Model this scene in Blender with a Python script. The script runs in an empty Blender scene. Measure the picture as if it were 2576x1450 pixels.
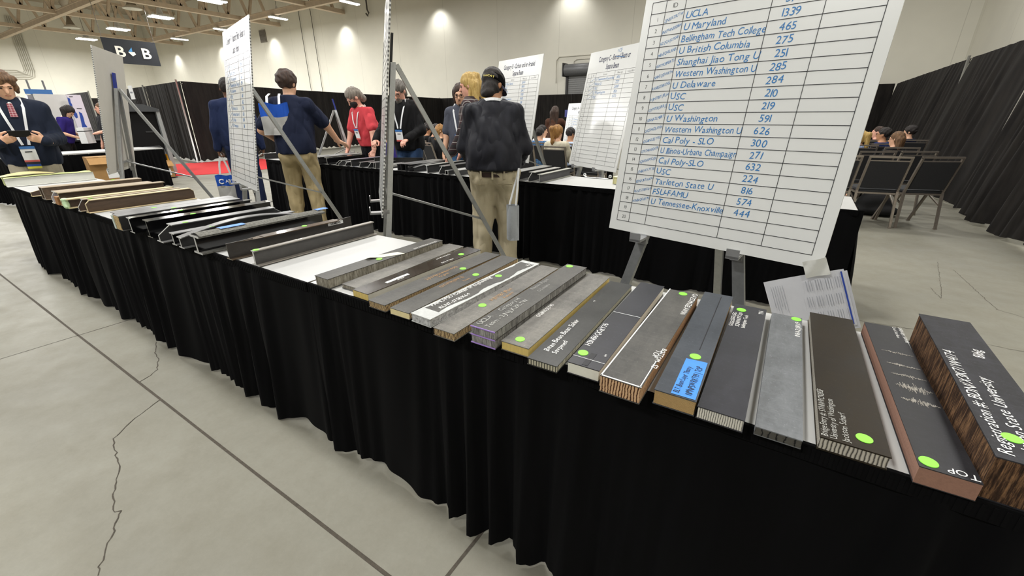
import bpy, math, random
import numpy as np
from mathutils import Vector, Matrix
from mathutils.bvhtree import BVHTree
random.seed(7); rng = np.random.default_rng(7)
SC = bpy.context.scene; COL = SC.collection
PI = math.pi; R = math.radians

# ------------------------------------------------------------------ camera
FPX = 1073.888; CAMZ = 1.32
YAW, PIT, ROL = R(32.95079), R(22.03868), R(-0.30497)
def _axes():
    cy, sy = math.cos(YAW), math.sin(YAW)
    f = Vector((-sy*math.cos(PIT), cy*math.cos(PIT), -math.sin(PIT)))
    r = Vector((cy, sy, 0)); u = r.cross(f)
    c, s = math.cos(ROL), math.sin(ROL)
    return r*c+u*s, u*c-r*s, f
CR, CU, CF = _axes()
cd = bpy.data.cameras.new('camera'); cam = bpy.data.objects.new('camera', cd); COL.objects.link(cam)
cd.sensor_width = 36; cd.lens = FPX/2576*36; cd.clip_start = .05; cd.clip_end = 300
M = Matrix.Identity(4)
for i in range(3): M[i][0], M[i][1], M[i][2] = CR[i], CU[i], -CF[i]
M[2][3] = CAMZ; cam.matrix_world = M; SC.camera = cam
# ------------------------------------------------------------------ world, lamps, exposure
w = bpy.data.worlds.new('hall'); SC.world = w; w.use_nodes = True
w.node_tree.nodes['Background'].inputs[0].default_value = (.95, .97, 1, 1)
w.node_tree.nodes['Background'].inputs[1].default_value = .12
vs = SC.view_settings; vs.view_transform = 'Standard'; vs.look = 'None'; vs.gamma = 1; vs.exposure = 0.0
SC.cycles.use_denoising = True; SC.cycles.max_bounces = 6; SC.cycles.diffuse_bounces = 3
SC.cycles.sample_clamp_indirect = 4
def lamp(x, y, z, power, size, kind='AREA', col=(1, .992, .965), rot=None, spot=None):
    d = bpy.data.lights.new('hall_lamp', kind); d.energy = power; d.color = col
    if kind == 'AREA': d.shape = 'RECTANGLE'; d.size = size; d.size_y = size*.5
    else: d.shadow_soft_size = size
    if spot: d.spot_size = spot; d.spot_blend = .9
    o = bpy.data.objects.new('hall_lamp', d); COL.objects.link(o); o.location = (x, y, z)
    if rot: o.rotation_euler = rot
    return o
LAMP_ROWS = (-5.5, 1.2, 7.5, 14.5)
for lx in (-20, -10.5, -3.5, 3.5): 
    for ly in LAMP_ROWS: lamp(lx, ly, 7.4, (300 if ly > 12 else 430 if ly < 0 else 340)*(.55 if lx > 0 else 1), 1.6)
for lx in (-54, -43.5, -35, -28):
    for ly in (4, 14.5): lamp(lx, ly, 7.4, 900, 1.6)
for lx in (-54, -45, -36.8, -28, -19.4, -10.8, -2.2):           # wall washers beside the back wall
    lamp(lx, 21.45, 7.35, 150, .12, 'SPOT', rot=(R(22), 0, 0), spot=R(105))

# ------------------------------------------------------------------ pixel helpers: a ray of the photo met with a real plane
def ray(px, py): return CF+CR*((px-1288)/FPX)-CU*((py-725)/FPX)
O = Vector((0, 0, CAMZ))
def at(px, py, z): d = ray(px, py); return O+d*((z-CAMZ)/d.z)
def aty(px, py, y): d = ray(px, py); return O+d*(y/d.y)
def atx(px, py, x): d = ray(px, py); return O+d*(x/d.x)
def dep(px, py, D): return O+ray(px, py)*D

# ------------------------------------------------------------------ objects
def put(name, data=None, parent=None, loc=None, rz=None):
    o = bpy.data.objects.new(name, data); COL.objects.link(o)
    if parent: o.parent = parent
    if loc is not None: o.location = loc
    if rz is not None: o.rotation_euler = (0, 0, rz)
    return o
def tag(o, label=None, cat=None, group=None, kind=None):
    if label: o['label'] = label
    if cat: o['category'] = cat
    if group: o['group'] = group
    if kind: o['kind'] = kind
    return o
def thing(name, label, cat, loc=(0, 0, 0), rz=0, group=None):
    return tag(put(name, None, None, loc, rz), label, cat, group)
def copy_tree(o, parent=None):
    c = o.copy(); COL.objects.link(c)
    if parent: c.parent = parent
    for ch in list(o.children): copy_tree(ch, c)
    return c
class MB:
    def __init__(s): s.v = []; s.f = []; s.m = []; s.k = 0
    def add(s, vs, fs):
        b = len(s.v); s.v += [tuple(p) for p in vs]; s.f += [tuple(i+b for i in q) for q in fs]; s.m += [s.k]*len(fs); return s
    def box(s, c, d, M=None):
        x, y, z = c; a, b, e = d[0]/2, d[1]/2, d[2]/2
        P = [Vector((x+i*a, y+j*b, z+k*e)) for k in (-1, 1) for j in (-1, 1) for i in (-1, 1)]
        if M: P = [M @ p for p in P]
        return s.add(P, [(0, 2, 3, 1), (4, 5, 7, 6), (0, 1, 5, 4), (2, 6, 7, 3), (0, 4, 6, 2), (1, 3, 7, 5)])
    def bar(s, p, q, wd, th, side=(1, 0, 0)):
        p, q = Vector(p), Vector(q); d = (q-p); L = d.length; d.normalize()
        a = Vector(side); a = (a-d*a.dot(d)).normalized(); b = d.cross(a)
        M = Matrix((a, b, d)).transposed().to_4x4(); M.translation = (p+q)/2
        return s.box((0, 0, 0), (wd, th, L), M)
    def prism(s, poly, h0, h1, M):
        n = len(poly); P = [M @ Vector((x, y, h0)) for x, y in poly]+[M @ Vector((x, y, h1)) for x, y in poly]
        return s.add(P, [tuple(range(n))[::-1], tuple(range(n, 2*n))]+[(i, (i+1) % n, n+(i+1) % n, n+i) for i in range(n)])
    def tube(s, pts, r, n=8, cap=True):
        pts = [Vector(p) for p in pts]; rs = r if isinstance(r, (list, tuple)) else [r]*len(pts)
        up = Vector((0, 0, 1)); rings = []
        for i, p in enumerate(pts):
            t = (pts[min(i+1, len(pts)-1)]-pts[max(i-1, 0)]).normalized()
            a = t.cross(up)
            if a.length < .05: a = t.cross(Vector((1, 0, 0)))
            a.normalize(); b = t.cross(a)
            rings += [p+(a*math.cos(2*PI*k/n)+b*math.sin(2*PI*k/n))*rs[i] for k in range(n)]
        m = len(pts)
        fs = [(i*n+k, i*n+(k+1) % n, (i+1)*n+(k+1) % n, (i+1)*n+k) for i in range(m-1) for k in range(n)]
        if cap: fs += [tuple(range(n)), tuple(range((m-1)*n, m*n))[::-1]]
        return s.add(rings, fs)
    def lathe(s, prof, c=(0, 0, 0), n=20):
        c = Vector(c); P = [c+Vector((r*math.cos(2*PI*k/n), r*math.sin(2*PI*k/n), z)) for r, z in prof for k in range(n)]
        m = len(prof)
        return s.add(P, [(i*n+k, i*n+(k+1) % n, (i+1)*n+(k+1) % n, (i+1)*n+k) for i in range(m-1) for k in range(n)])
    def grid(s, fn, nu, nv):
        P = [fn(i/nu, j/nv) for j in range(nv+1) for i in range(nu+1)]; k = nu+1
        return s.add(P, [(j*k+i, j*k+i+1, (j+1)*k+i+1, (j+1)*k+i) for j in range(nv) for i in range(nu)])
    def quad(s, a, b, c, d): return s.add([a, b, c, d], [(0, 1, 2, 3)])
    def ribbon(s, pts, wd, side, th=.0015):
        side = Vector(side)
        for p, q in zip(pts[:-1], pts[1:]): s.bar(p, q, wd, th, side)
        return s
    def build(s, name, mats, parent=None, smooth=False, label=None):
        me = bpy.data.meshes.new(name); me.from_pydata(s.v, [], s.f)
        for m in (mats if isinstance(mats, (list, tuple)) else [mats]): me.materials.append(m)
        if isinstance(mats, (list, tuple)): me.polygons.foreach_set('material_index', s.m)
        if smooth: me.polygons.foreach_set('use_smooth', [True]*len(me.polygons))
        me.update(); o = put(name, me, parent)
        if label: o['label'] = label
        return o

# ------------------------------------------------------------------ materials
def lin(h):
    if isinstance(h, str):
        h = h.lstrip('#'); h = h if len(h) == 6 else ''.join(c*2 for c in h); h = [int(h[i:i+2], 16)/255 for i in (0, 2, 4)]
    return tuple(c/12.92 if c <= .04045 else ((c+.055)/1.055)**2.4 for c in h)+(1,)
class NT:
    def __init__(s, name):
        s.mat = bpy.data.materials.new(name); s.mat.use_nodes = True; s.t = s.mat.node_tree; s.p = s.t.nodes['Principled BSDF']
        s.tc = s.n('ShaderNodeTexCoord')
    def n(s, typ, **kw):
        nd = s.t.nodes.new(typ)
        for k, v in kw.items():
            if hasattr(nd, k): setattr(nd, k, v)
        return nd
    def l(s, a, b): s.t.links.new(a, b)
    def val(s, x, inp):
        if hasattr(x, 'node'): s.l(x, inp)
        else: inp.default_value = x
    def math(s, op, a, b=None):
        m = s.n('ShaderNodeMath', operation=op); s.val(a, m.inputs[0])
        if b is not None: s.val(b, m.inputs[1])
        return m.outputs[0]
    def noise(s, scale, detail=4, rough=.6, vec=None, stretch=None):
        nz = s.n('ShaderNodeTexNoise'); nz.inputs['Scale'].default_value = scale; nz.inputs['Detail'].default_value = detail; nz.inputs['Roughness'].default_value = rough
        v = vec or s.tc.outputs['Object']
        if stretch:
            mp = s.n('ShaderNodeMapping'); mp.inputs['Scale'].default_value = stretch; s.l(v, mp.inputs[0]); v = mp.outputs[0]
        s.l(v, nz.inputs['Vector']); return nz.outputs['Fac']
    def ramp(s, fac, stops):
        r = s.n('ShaderNodeValToRGB'); e = r.color_ramp.elements
        while len(e) < len(stops): e.new(.5)
        for k, (p, c) in enumerate(stops): e[k].position = p; e[k].color = lin(c)
        s.l(fac, r.inputs[0]); return r.outputs[0]
    def mix(s, f, a, b):
        m = s.n('ShaderNodeMix', data_type='RGBA'); s.val(f, m.inputs[0])
        for x, i in ((a, 6), (b, 7)):
            s.val(lin(x) if isinstance(x, str) else x, m.inputs[i])
        return m.outputs[2]
    def sep(s): 
        q = s.n('ShaderNodeSeparateXYZ'); s.l(s.tc.outputs['Object'], q.inputs[0]); return q.outputs
    def bump(s, h, strength, dist=.002):
        b = s.n('ShaderNodeBump'); b.inputs['Strength'].default_value = strength; b.inputs['Distance'].default_value = dist
        s.l(h, b.inputs['Height']); s.l(b.outputs[0], s.p.inputs['Normal'])
    def base(s, c, rough=.6, metal=0, spec=.5):
        s.val(lin(c) if isinstance(c, str) else c, s.p.inputs['Base Color'])
        s.val(rough, s.p.inputs['Roughness']); s.p.inputs['Metallic'].default_value = metal
        s.p.inputs['Specular IOR Level'].default_value = spec; return s.mat
_pm = {}
def pm(c, rough=.6, var=.12, vs=30, metal=0, spec=.5, bump=0, stretch=None, coat=0):
    """plain surface of one colour with a little grain"""
    key = (c, rough, var, vs, metal, spec, bump, stretch, coat)
    if key in _pm: return _pm[key]
    t = NT('surface_'+c.strip('#')); a = lin(c)
    f = t.noise(vs, 5, .65, stretch=stretch)
    lo = tuple(max(0, x*(1-var)) for x in a[:3])+(1,); hi = tuple(min(1, x*(1+var)) for x in a[:3])+(1,)
    r = t.ramp(f, [(.3, '#000000'), (.7, '#ffffff')])
    col = t.mix(r, lo, hi)
    if bump: t.bump(f, bump)
    if coat: t.p.inputs['Coat Weight'].default_value = coat; t.p.inputs['Coat Roughness'].default_value = .08
    _pm[key] = t.base(col, rough, metal, spec); return _pm[key]
def emit(c, s):
    t = NT('glow'); t.p.inputs['Emission Color'].default_value = lin(c); t.p.inputs['Emission Strength'].default_value = s
    return t.base(c, .5)
def carbon(name, lo, hi, rough=.45, scale=9, coat=0, spec=.32):
    """carbon laminate: fine weave, faint streaks and smears"""
    t = NT(name); f = t.noise(scale, 8, .74, stretch=(1.6, .7, 1)); g = t.noise(260, 2, .5, stretch=(1, .35, 1)); h_ = t.noise(26, 6, .75, stretch=(.35, 2.6, 1)); k = t.noise(2.6, 2, .5)
    c = t.mix(t.math('MULTIPLY', g, .45), t.ramp(f, [(.36, lo), (.66, hi)]), lo)
    c = t.mix(t.math('MULTIPLY', t.ramp(h_, [(.5, '#000000'), (.72, '#ffffff')]), t.math('MULTIPLY', k, .9)), c, hi)
    hh = lin(hi); c = t.mix(t.math('MULTIPLY', t.ramp(t.noise(190, 3, .6), [(.63, '#000000'), (.74, '#ffffff')]), .35), c, tuple(min(1, x*2.2+.02) for x in hh[:3])+(1,))
    t.bump(g, .08, .0006)
    if coat: t.p.inputs['Coat Weight'].default_value = coat; t.p.inputs['Coat Roughness'].default_value = .04
    return t.base(c, t.math('ADD', t.math('MULTIPLY', f, .25), rough-.12), spec=spec)
def honey(name, dark, light, freq=180, wob=.35, mid=None, slant=0, rough=.7):
    """open core cells seen from the cut: upright ribs, light walls and dark gaps"""
    t = NT(name); x, y, z = t.sep(); nz = t.noise(60, 3, .6); nz2 = t.noise(14, 3, .6)
    s = t.math('ADD', t.math('ADD', x, y), t.math('MULTIPLY', z, slant))
    s = t.math('ADD', s, t.math('MULTIPLY', nz, wob*.03))
    f = t.math('ABSOLUTE', t.math('SINE', t.math('MULTIPLY', s, freq)))
    f = t.math('MULTIPLY', f, t.math('ADD', t.math('MULTIPLY', nz2, .8), .55))
    c = t.ramp(f, [(.18, dark), (.45, mid or light), (.85, light)])
    t.bump(f, .6, .003); return t.base(c, rough, spec=.25)
def fray(name, dark, mid, light, sc=70):
    """torn core: uneven upright fibres"""
    t = NT(name); f = t.noise(sc, 5, .75, stretch=(4, 4, .35)); g = t.noise(30, 4, .7, stretch=(2, 2, .6))
    c = t.ramp(t.math('ADD', t.math('MULTIPLY', f, .75), t.math('MULTIPLY', g, .3)), [(.36, dark), (.5, mid), (.66, light)]); t.bump(f, .9, .004)
    return t.base(c, .85, spec=.2)
# ------------------------------------------------------------------ lettering
GL = {}
def _glyphs():
    chars = "ABCDEFGHIJKLMNOPQRSTUVWXYZabcdefghijklmnopqrstuvwxyz0123456789-#:/|.,()&'?"
    obs = []
    for st, off in (('n', 0), ('b', .022), ('t', -.012)):
        for ch in chars:
            c = bpy.data.curves.new('glyph', 'FONT'); c.body = ch; c.size = 1; c.resolution_u = 3; c.offset = off
            o = bpy.data.objects.new('glyph', c); COL.objects.link(o); obs.append((st, ch, o))
    dg = bpy.context.evaluated_depsgraph_get()
    for st, ch, o in obs:
        e = o.evaluated_get(dg); me = e.to_mesh()
        V = [(v.co.x, v.co.y) for v in me.vertices]; F = [tuple(p.vertices) for p in me.polygons]
        x0 = min(p[0] for p in V) if V else 0; x1 = max(p[0] for p in V) if V else .3
        GL[st+ch] = ([(x-x0, y) for x, y in V], F, x1-x0+.09); e.to_mesh_clear()
    for st, ch, o in obs:
        c = o.data; bpy.data.objects.remove(o); bpy.data.curves.remove(c)
_glyphs()
def text(mb, s, org, ex, ey, size, style='n', align='l', sx=1, jit=0, shear=0, maxw=None):
    """letters laid on the plane of ex, ey; jit makes them hand-drawn"""
    org, ex, ey = Vector(org), Vector(ex), Vector(ey); seed = random.Random(s)
    adv = lambda c: .3 if c == ' ' else GL[style+c][2] if style+c in GL else .4
    W = sum(adv(c) for c in s)*size*sx
    if maxw and W > maxw: sx *= maxw/W; W = maxw
    x = {'l': 0, 'c': -W/2, 'r': -W}[align]
    for c in s:
        if style+c in GL:
            V, F, a = GL[style+c]; dy = seed.uniform(-1, 1)*jit*size*.06; rt = seed.uniform(-1, 1)*jit*.12; k = 1+seed.uniform(-1, 1)*jit*.05
            P = []
            for px, py in V:
                px, py = px*k, py*k
                px, py = px-rt*py+shear*py, py+rt*px
                P.append(org+ex*(x+px*size*sx)+ey*(py*size+dy))
            mb.add(P, F)
        x += adv(c)*size*sx
    return W

# ------------------------------------------------------------------ smooth bodies: a distance field skinned into one continuous surface
def nets(F, o, h):
    n = np.array(F.shape)-1; acc = np.zeros(tuple(n)+(3,), np.float32); cnt = np.zeros(tuple(n), np.float32)
    for a in range(3):
        b, c = [i for i in range(3) if i != a]
        for ob in (0, 1):
            for oc in (0, 1):
                s0 = [slice(0, n[i]) for i in range(3)]; s0[b] = slice(ob, n[b]+ob); s0[c] = slice(oc, n[c]+oc)
                s1 = list(s0); s1[a] = slice(1, n[a]+1)
                A, B = F[tuple(s0)], F[tuple(s1)]; x = (A < 0) != (B < 0)
                t = A[x]/(A[x]-B[x]); p = np.zeros((len(t), 3), np.float32); p[:, a] = t; p[:, b] = ob; p[:, c] = oc
                acc[x] += p; cnt[x] += 1
    mk = cnt > 0; idx = -np.ones(tuple(n), np.int64); idx[mk] = np.arange(mk.sum())
    V = (np.argwhere(mk)+acc[mk]/cnt[mk][:, None])*h+o
    Q = []
    for a in range(3):
        b, c = (a+1) % 3, (a+2) % 3
        s0 = [slice(1, n[i]) for i in range(3)]; s0[a] = slice(0, n[a]); s1 = list(s0); s1[a] = slice(1, n[a]+1)
        A, B = F[tuple(s0)], F[tuple(s1)]; x = (A < 0) != (B < 0); p = np.argwhere(x)
        if not len(p): continue
        off = np.ones(3, int); off[a] = 0; p = p+off
        eb = np.zeros(3, int); eb[b] = 1; ec = np.zeros(3, int); ec[c] = 1
        q = np.stack([idx[tuple((p-d).T)] for d in (0*eb, eb, eb+ec, ec)], 1)
        fl = A[x] > 0; q[fl] = q[fl][:, ::-1]; Q.append(q[(q >= 0).all(1)])
    return V, np.concatenate(Q) if Q else np.zeros((0, 4), int)
class SDF:
    """smooth union of tapered limbs and ellipsoids"""
    def __init__(s): s.p = []; s.post = []
    def cap(s, a, b, r0, r1=None, k=.03, sc=None):
        s.p.append(('c', np.array(a, np.float32), np.array(b, np.float32), r0, r0 if r1 is None else r1, k)); return s
    def ell(s, c, r, Rm=None, k=.03, sub=False):
        s.p.append(('e', np.array(c, np.float32), np.array(r, np.float32), np.eye(3, dtype=np.float32) if Rm is None else np.array(Rm, np.float32), sub, k)); return s
    def bounds(s, pad):
        lo = np.full(3, 1e9); hi = -lo
        for p in s.p:
            if p[0] == 'c':
                r = max(p[3], p[4])
                for q in (p[1], p[2]): lo = np.minimum(lo, q-r); hi = np.maximum(hi, q+r)
            elif not p[4]:
                e = np.sqrt(((p[3]*p[2][None, :])**2).sum(1)); lo = np.minimum(lo, p[1]-e); hi = np.maximum(hi, p[1]+e)
        return lo-pad, hi+pad
    def mesh(s, h, grow=0, fold=None, cuts=()):
        lo, hi = s.bounds(grow+.035); n = np.ceil((hi-lo)/h).astype(int)+1
        F = np.full(tuple(n), .5, np.float32)
        ax = [lo[i]+h*np.arange(n[i], dtype=np.float32) for i in range(3)]
        for p in s.p:
            k = p[5]
            if p[0] == 'c':
                r = max(p[3], p[4]); a, b = np.minimum(p[1], p[2])-r, np.maximum(p[1], p[2])+r
            else:
                e = np.sqrt(((p[3]*p[2][None, :])**2).sum(1)); a, b = p[1]-e, p[1]+e
            m = grow+k+.04; i0 = np.maximum(0, ((a-m-lo)/h).astype(int)); i1 = np.minimum(n, ((b+m-lo)/h).astype(int)+2)
            if (i1 <= i0).any(): continue
            sl = tuple(slice(i0[i], i1[i]) for i in range(3))
            X, Y, Z = np.meshgrid(*[ax[i][sl[i]] for i in range(3)], indexing='ij')
            if p[0] == 'c':
                d = p[2]-p[1]; L = float(d@d)+1e-9
                t = np.clip(((X-p[1][0])*d[0]+(Y-p[1][1])*d[1]+(Z-p[1][2])*d[2])/L, 0, 1)
                D = np.sqrt((X-p[1][0]-t*d[0])**2+(Y-p[1][1]-t*d[1])**2+(Z-p[1][2]-t*d[2])**2)-(p[3]+(p[4]-p[3])*t)
            else:
                q = np.stack([X-p[1][0], Y-p[1][1], Z-p[1][2]], -1) @ p[3]
                g = np.sqrt(((q/p[2])**2).sum(-1)); g2 = np.sqrt(((q/p[2]**2)**2).sum(-1))+1e-6
                D = g*(g-1)/g2
            G = F[sl]
            if p[0] == 'e' and p[4]:
                D = -D; hh = np.clip(.5-.5*(D-G)/-k if False else .5+.5*(D-G)/k, 0, 1); F[sl] = G*(1-hh)+D*hh+k*hh*(1-hh)
            else:
                hh = np.clip(.5+.5*(G-D)/k, 0, 1); F[sl] = G*(1-hh)+D*hh-k*hh*(1-hh)
        F -= grow
        if fold or cuts:
            X, Y, Z = np.meshgrid(*ax, indexing='ij', sparse=True)
            if fold: F += fold(X, Y, Z).astype(np.float32)
            for (nx, ny, nz), d in cuts: F = np.maximum(F, X*nx+Y*ny+Z*nz-d)
        F[0] = F[-1] = .1; F[:, 0] = F[:, -1] = .1; F[:, :, 0] = F[:, :, -1] = .1
        return nets(F, lo, h)
def skin(name, VF, mats, parent=None, smooth=2, label=None, extra=()):
    Vs, Qs, b = [], [], 0
    for V, Q in [VF]+list(extra):
        V = V.copy()
        for _ in range(smooth):
            if not len(Q): break
            acc = np.zeros_like(V); c = np.zeros(len(V))
            for i in range(4):
                for j in ((i+1) % 4, (i-1) % 4): np.add.at(acc, Q[:, i], V[Q[:, j]]); np.add.at(c, Q[:, i], 1)
            V = V*.5+.5*acc/np.maximum(c, 1)[:, None]
        Vs.append(V); Qs.append(Q+b); b += len(V)
    V = np.concatenate(Vs); Q = np.concatenate(Qs)
    me = bpy.data.meshes.new(name); me.vertices.add(len(V)); me.vertices.foreach_set('co', V.astype(np.float32).ravel())
    me.loops.add(len(Q)*4); me.loops.foreach_set('vertex_index', Q.astype(np.int32).ravel())
    me.polygons.add(len(Q)); me.polygons.foreach_set('loop_start', np.arange(0, len(Q)*4, 4, dtype=np.int32))
    me.polygons.foreach_set('use_smooth', np.ones(len(Q), bool))
    me.update(calc_edges=True); me.validate()
    for m in (mats if isinstance(mats, (list, tuple)) else [mats]): me.materials.append(m)
    o = put(name, me, parent)
    if label: o['label'] = label
    return o
def rx(a): c, s = math.cos(a), math.sin(a); return np.array([[1, 0, 0], [0, c, -s], [0, s, c]])
def rzm(a): c, s = math.cos(a), math.sin(a); return np.array([[c, -s, 0], [s, c, 0], [0, 0, 1]])
def ry(a): c, s = math.cos(a), math.sin(a); return np.array([[c, 0, s], [0, 1, 0], [-s, 0, c]])
def unit(v): v = np.array(v, float); return v/(np.linalg.norm(v)+1e-9)
def ik(a, w, l1, l2, pole):
    a, w = np.array(a, float), np.array(w, float); d = w-a; L = np.linalg.norm(d)
    if L > (l1+l2)*.995: w = a+d/L*(l1+l2)*.995; d = w-a; L = np.linalg.norm(d)
    u = d/L; x = (l1*l1-l2*l2+L*L)/(2*L); hgt = math.sqrt(max(0, l1*l1-x*x)); p = np.array(pole, float); p = unit(p-u*(p@u))
    return a+u*x+p*hgt, w
def hand(wrist, d, n, side, curl=.5, s=1):
    """palm, four unequal fingers and a thumb from the side of the palm; d along the hand, n out of the back of the hand"""
    d = unit(d); n = unit(np.array(n)-d*(np.array(n)@d)); t = -np.cross(d, n)*side
    S = SDF(); w = np.array(wrist, float)
    P = lambda x, y, z: w+s*(d*x+t*y+n*z)
    S.cap(P(-.03, 0, 0), P(.02, 0, 0), .026*s, .027*s, k=.02)
    for y, l in ((-.027, .082), (-.009, .088), (.009, .085), (.026, .076)): S.cap(P(.015, y*.6, 0), P(l, y, 0), .014*s, .0125*s, k=.014)
    for y, x0, L in ((.030, .080, .066), (.0105, .088, .076), (-.0095, .085, .07), (-.028, .077, .055)):
        a, p = 0, P(x0, y, 0); segs = (.45, .32, .23); r = .0105
        for i, q in enumerate(segs):
            a += curl*(.75 if i == 0 else .95); dd = d*math.cos(a)-n*math.sin(a)+t*y*.6
            e = p+s*dd*L*q*1.05; S.cap(p, e, r*s, (r-.0012)*s, k=.004); p = e; r -= .0012
    p0, p1 = P(.022, .026, -.006), P(.055, .056, -.02); p2 = P(.085, .062-.018*curl, -.034-.02*curl)
    S.cap(p0, p1, .015*s, .0115*s, k=.012); S.cap(p1, p2, .0115*s, .0095*s, k=.004)
    return S.mesh(.0045)
def foldfn(amp, seed, vert=1.0, freq=16):
    q = np.random.default_rng(seed); ks = [(q.uniform(-1, 1)*freq, q.uniform(-1, 1)*freq, q.uniform(-.6, .6)*freq*vert, q.uniform(0, 6)) for _ in range(5)]
    def f(X, Y, Z):
        r = 0
        for i, (a, b, c, ph) in enumerate(ks):
            r = r+(1.3-2.2*np.abs(np.sin(.5*(a*X+b*Y+c*Z)+ph+1.6*np.sin(7*Z+3*X+ph))))*(1 if i < 3 else .5)
        return amp*r/3
    return f
# ------------------------------------------------------------------ people
SK = {'fair': pm('#d9a98a', .5, .06, 40), 'pink': pm('#e0a791', .5, .06, 40), 'tan': pm('#b88562', .5, .06, 40), 'brown': pm('#6d4a37', .5, .06, 40)}
M_EYE = pm('#1d1512', .2, 0); M_WHITE = pm('#e9eaea', .55, .03); M_LAN = pm('#e6e8ea', .6, .05)
def hairm(c, hi):
    t = NT('hair_'+c.strip('#')); f = t.noise(60, 6, .75, stretch=(1, 1, .2)); cc = t.ramp(f, [(.35, c), (.66, hi)]); t.bump(f, 1.0, .012)
    return t.base(cc, .5)
def person(label, loc, yaw, H=1.75, b=1.0, skin_c='fair', top=None, legs=None, shoes='#1b1b1b', lean=0, arms=None, hy=0, hp=0,
           hair='short', hm=None, sleeve='long', sit=False, res=.011, fold=(.009, .009), hem=.88, hands=(0, 0), loose=.016, belly=0, group=None,
           beard=None, mask=None, glasses=False, cap=False, lan=None, belt=None, stance=.09, seed=1, tuck=False, eyes=True, collar=None, legsep=.1, wz=.115, shw=.168):
    lean, hy, hp = R(lean), R(hy), R(hp); s = H/1.75; T = thing('person', label, 'person', loc, yaw, group); V3 = lambda *p: np.array(p, float)*s
    pz = .93 if not sit else .47
    pel = V3(0, 0, pz); Rt = rx(-lean)
    up = lambda x, y, z: pel+Rt @ (V3(x, y, z-.93))
    neck, headc = up(0, -.005, 1.455), up(0, .012, 1.615)
    headc = neck+(Rt @ rx(-hp*.5)) @ (V3(0, .017, .16))
    sh = [up(sx*shw*b, -.01, 1.395) for sx in (-1, 1)]
    if sit:
        kn = [pel+V3(sx*.12, .43, .0) for sx in (-1, 1)]; an = [V3(sx*.12, .45, .08) for sx in (-1, 1)]
    else:
        kn = [V3(sx*legsep, .025, .50) for sx in (-1, 1)]; an = [V3(sx*(legsep+.01), -.03, .08) for sx in (-1, 1)]
    hp_ = [pel+V3(sx*.088*b, 0, -.02) for sx in (-1, 1)]
    arms = arms or [(-.25, .05, .80), (.25, .05, .80)]
    el, wr = [], []
    for i, sx in enumerate((-1, 1)):
        a = arms[i]; pole = a[3] if len(a) > 3 else (sx*.5, -1, -.15)
        e, w_ = ik(sh[i], np.array(a[:3], float)*s, .29*s, .265*s, pole); el.append(e); wr.append(w_)
    def torso(S, g=0):
        S.ell(up(0, .005, 1.26), np.array([.165*b+g, .112*(.5+.5*b)+g, .20])*s, Rt, .06)
        S.ell(up(0, .012+.02*belly, 1.08), np.array([.145*b+.03*belly+g, .112+.05*belly+g, .17])*s, Rt, .07)
        S.ell(pel+V3(0, -.01, .01), np.array([.165*b+g, .122+g, .13])*s, None, .06)
        for i, sx in enumerate((-1, 1)): S.cap(up(sx*.04, -.01, 1.41), sh[i], (.066+g)*s, (.05+g)*s, .05)
    def arm(S, i, g, frac=1.0, up_only=False):
        S.cap(sh[i], el[i], (.054+g)*s*(.7+.3*b), (.043+g)*s*(.7+.3*b), .035)
        if not up_only: S.cap(el[i], el[i]+(wr[i]-el[i])*frac, (.043+g)*s*(.75+.25*b), (.03+g)*s, .03)
    Rh = (np.eye(3) if sit else Rt) @ rzm(hy) @ rx(-hp)
    hl = lambda x, y, z: headc+Rh @ (V3(x, y, z))
    dn = lambda p, x, y, z: hl(*p)+rzm(hy) @ V3(x, y, 0)+V3(0, 0, z)   # hair hangs straight down
    # body: one continuous surface
    S = SDF(); torso(S)
    S.cap(neck-Rt @ V3(0, 0, .05), neck+(headc-neck)*.6, .056*s, .054*s, .04)
    for i in (0, 1):
        arm(S, i, 0); S.cap(hp_[i], kn[i], .082*s*b, .055*s, .04); S.cap(kn[i], an[i], .055*s, .036*s, .03)
        S.cap(an[i], an[i]+V3(0, .13, -.045), .036*s, .03*s, .03)
        if not hands[i]:
            d = unit(wr[i]-el[i]); S.cap(wr[i], wr[i]+d*.07*s, .03*s, .03*s, .02); S.cap(wr[i]+d*.07*s, wr[i]+d*.14*s, .026*s, .016*s, .02)
    S.ell(hl(0, -.012, .03), np.array([.074, .094, .09])*s, Rh, .02); S.ell(hl(0, .03, -.035), np.array([.058, .066, .08])*s, Rh, .03)
    S.ell(hl(0, .062, -.092), np.array([.03, .028, .022])*s, Rh, .025)
    S.cap(hl(0, .092, .008), hl(0, .113, -.03), .009*s, .0135*s, .012); S.ell(hl(0, .082, .024), np.array([.05, .014, .011])*s, Rh, .015)
    for sx in (-1, 1):
        S.ell(hl(sx*.032, .102, .004), np.array([.017, .014, .010])*s, Rh, .008, True); S.ell(hl(sx*.078, -.008, -.012), np.array([.011, .021, .031])*s, Rh, .006)
    S.ell(hl(0, .089, -.062), np.array([.024, .010, .009])*s, Rh, .008)
    ex = []
    for i, sx in enumerate((-1, 1)):
        if hands[i]:
            d, n, c = hands[i]; ex.append(hand(wr[i], d, n, sx, c, s))
    hres = min(res, .009)
    body = skin('body', S.mesh(hres if res < .012 else res), SK[skin_c], T, 1, extra=ex)
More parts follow.
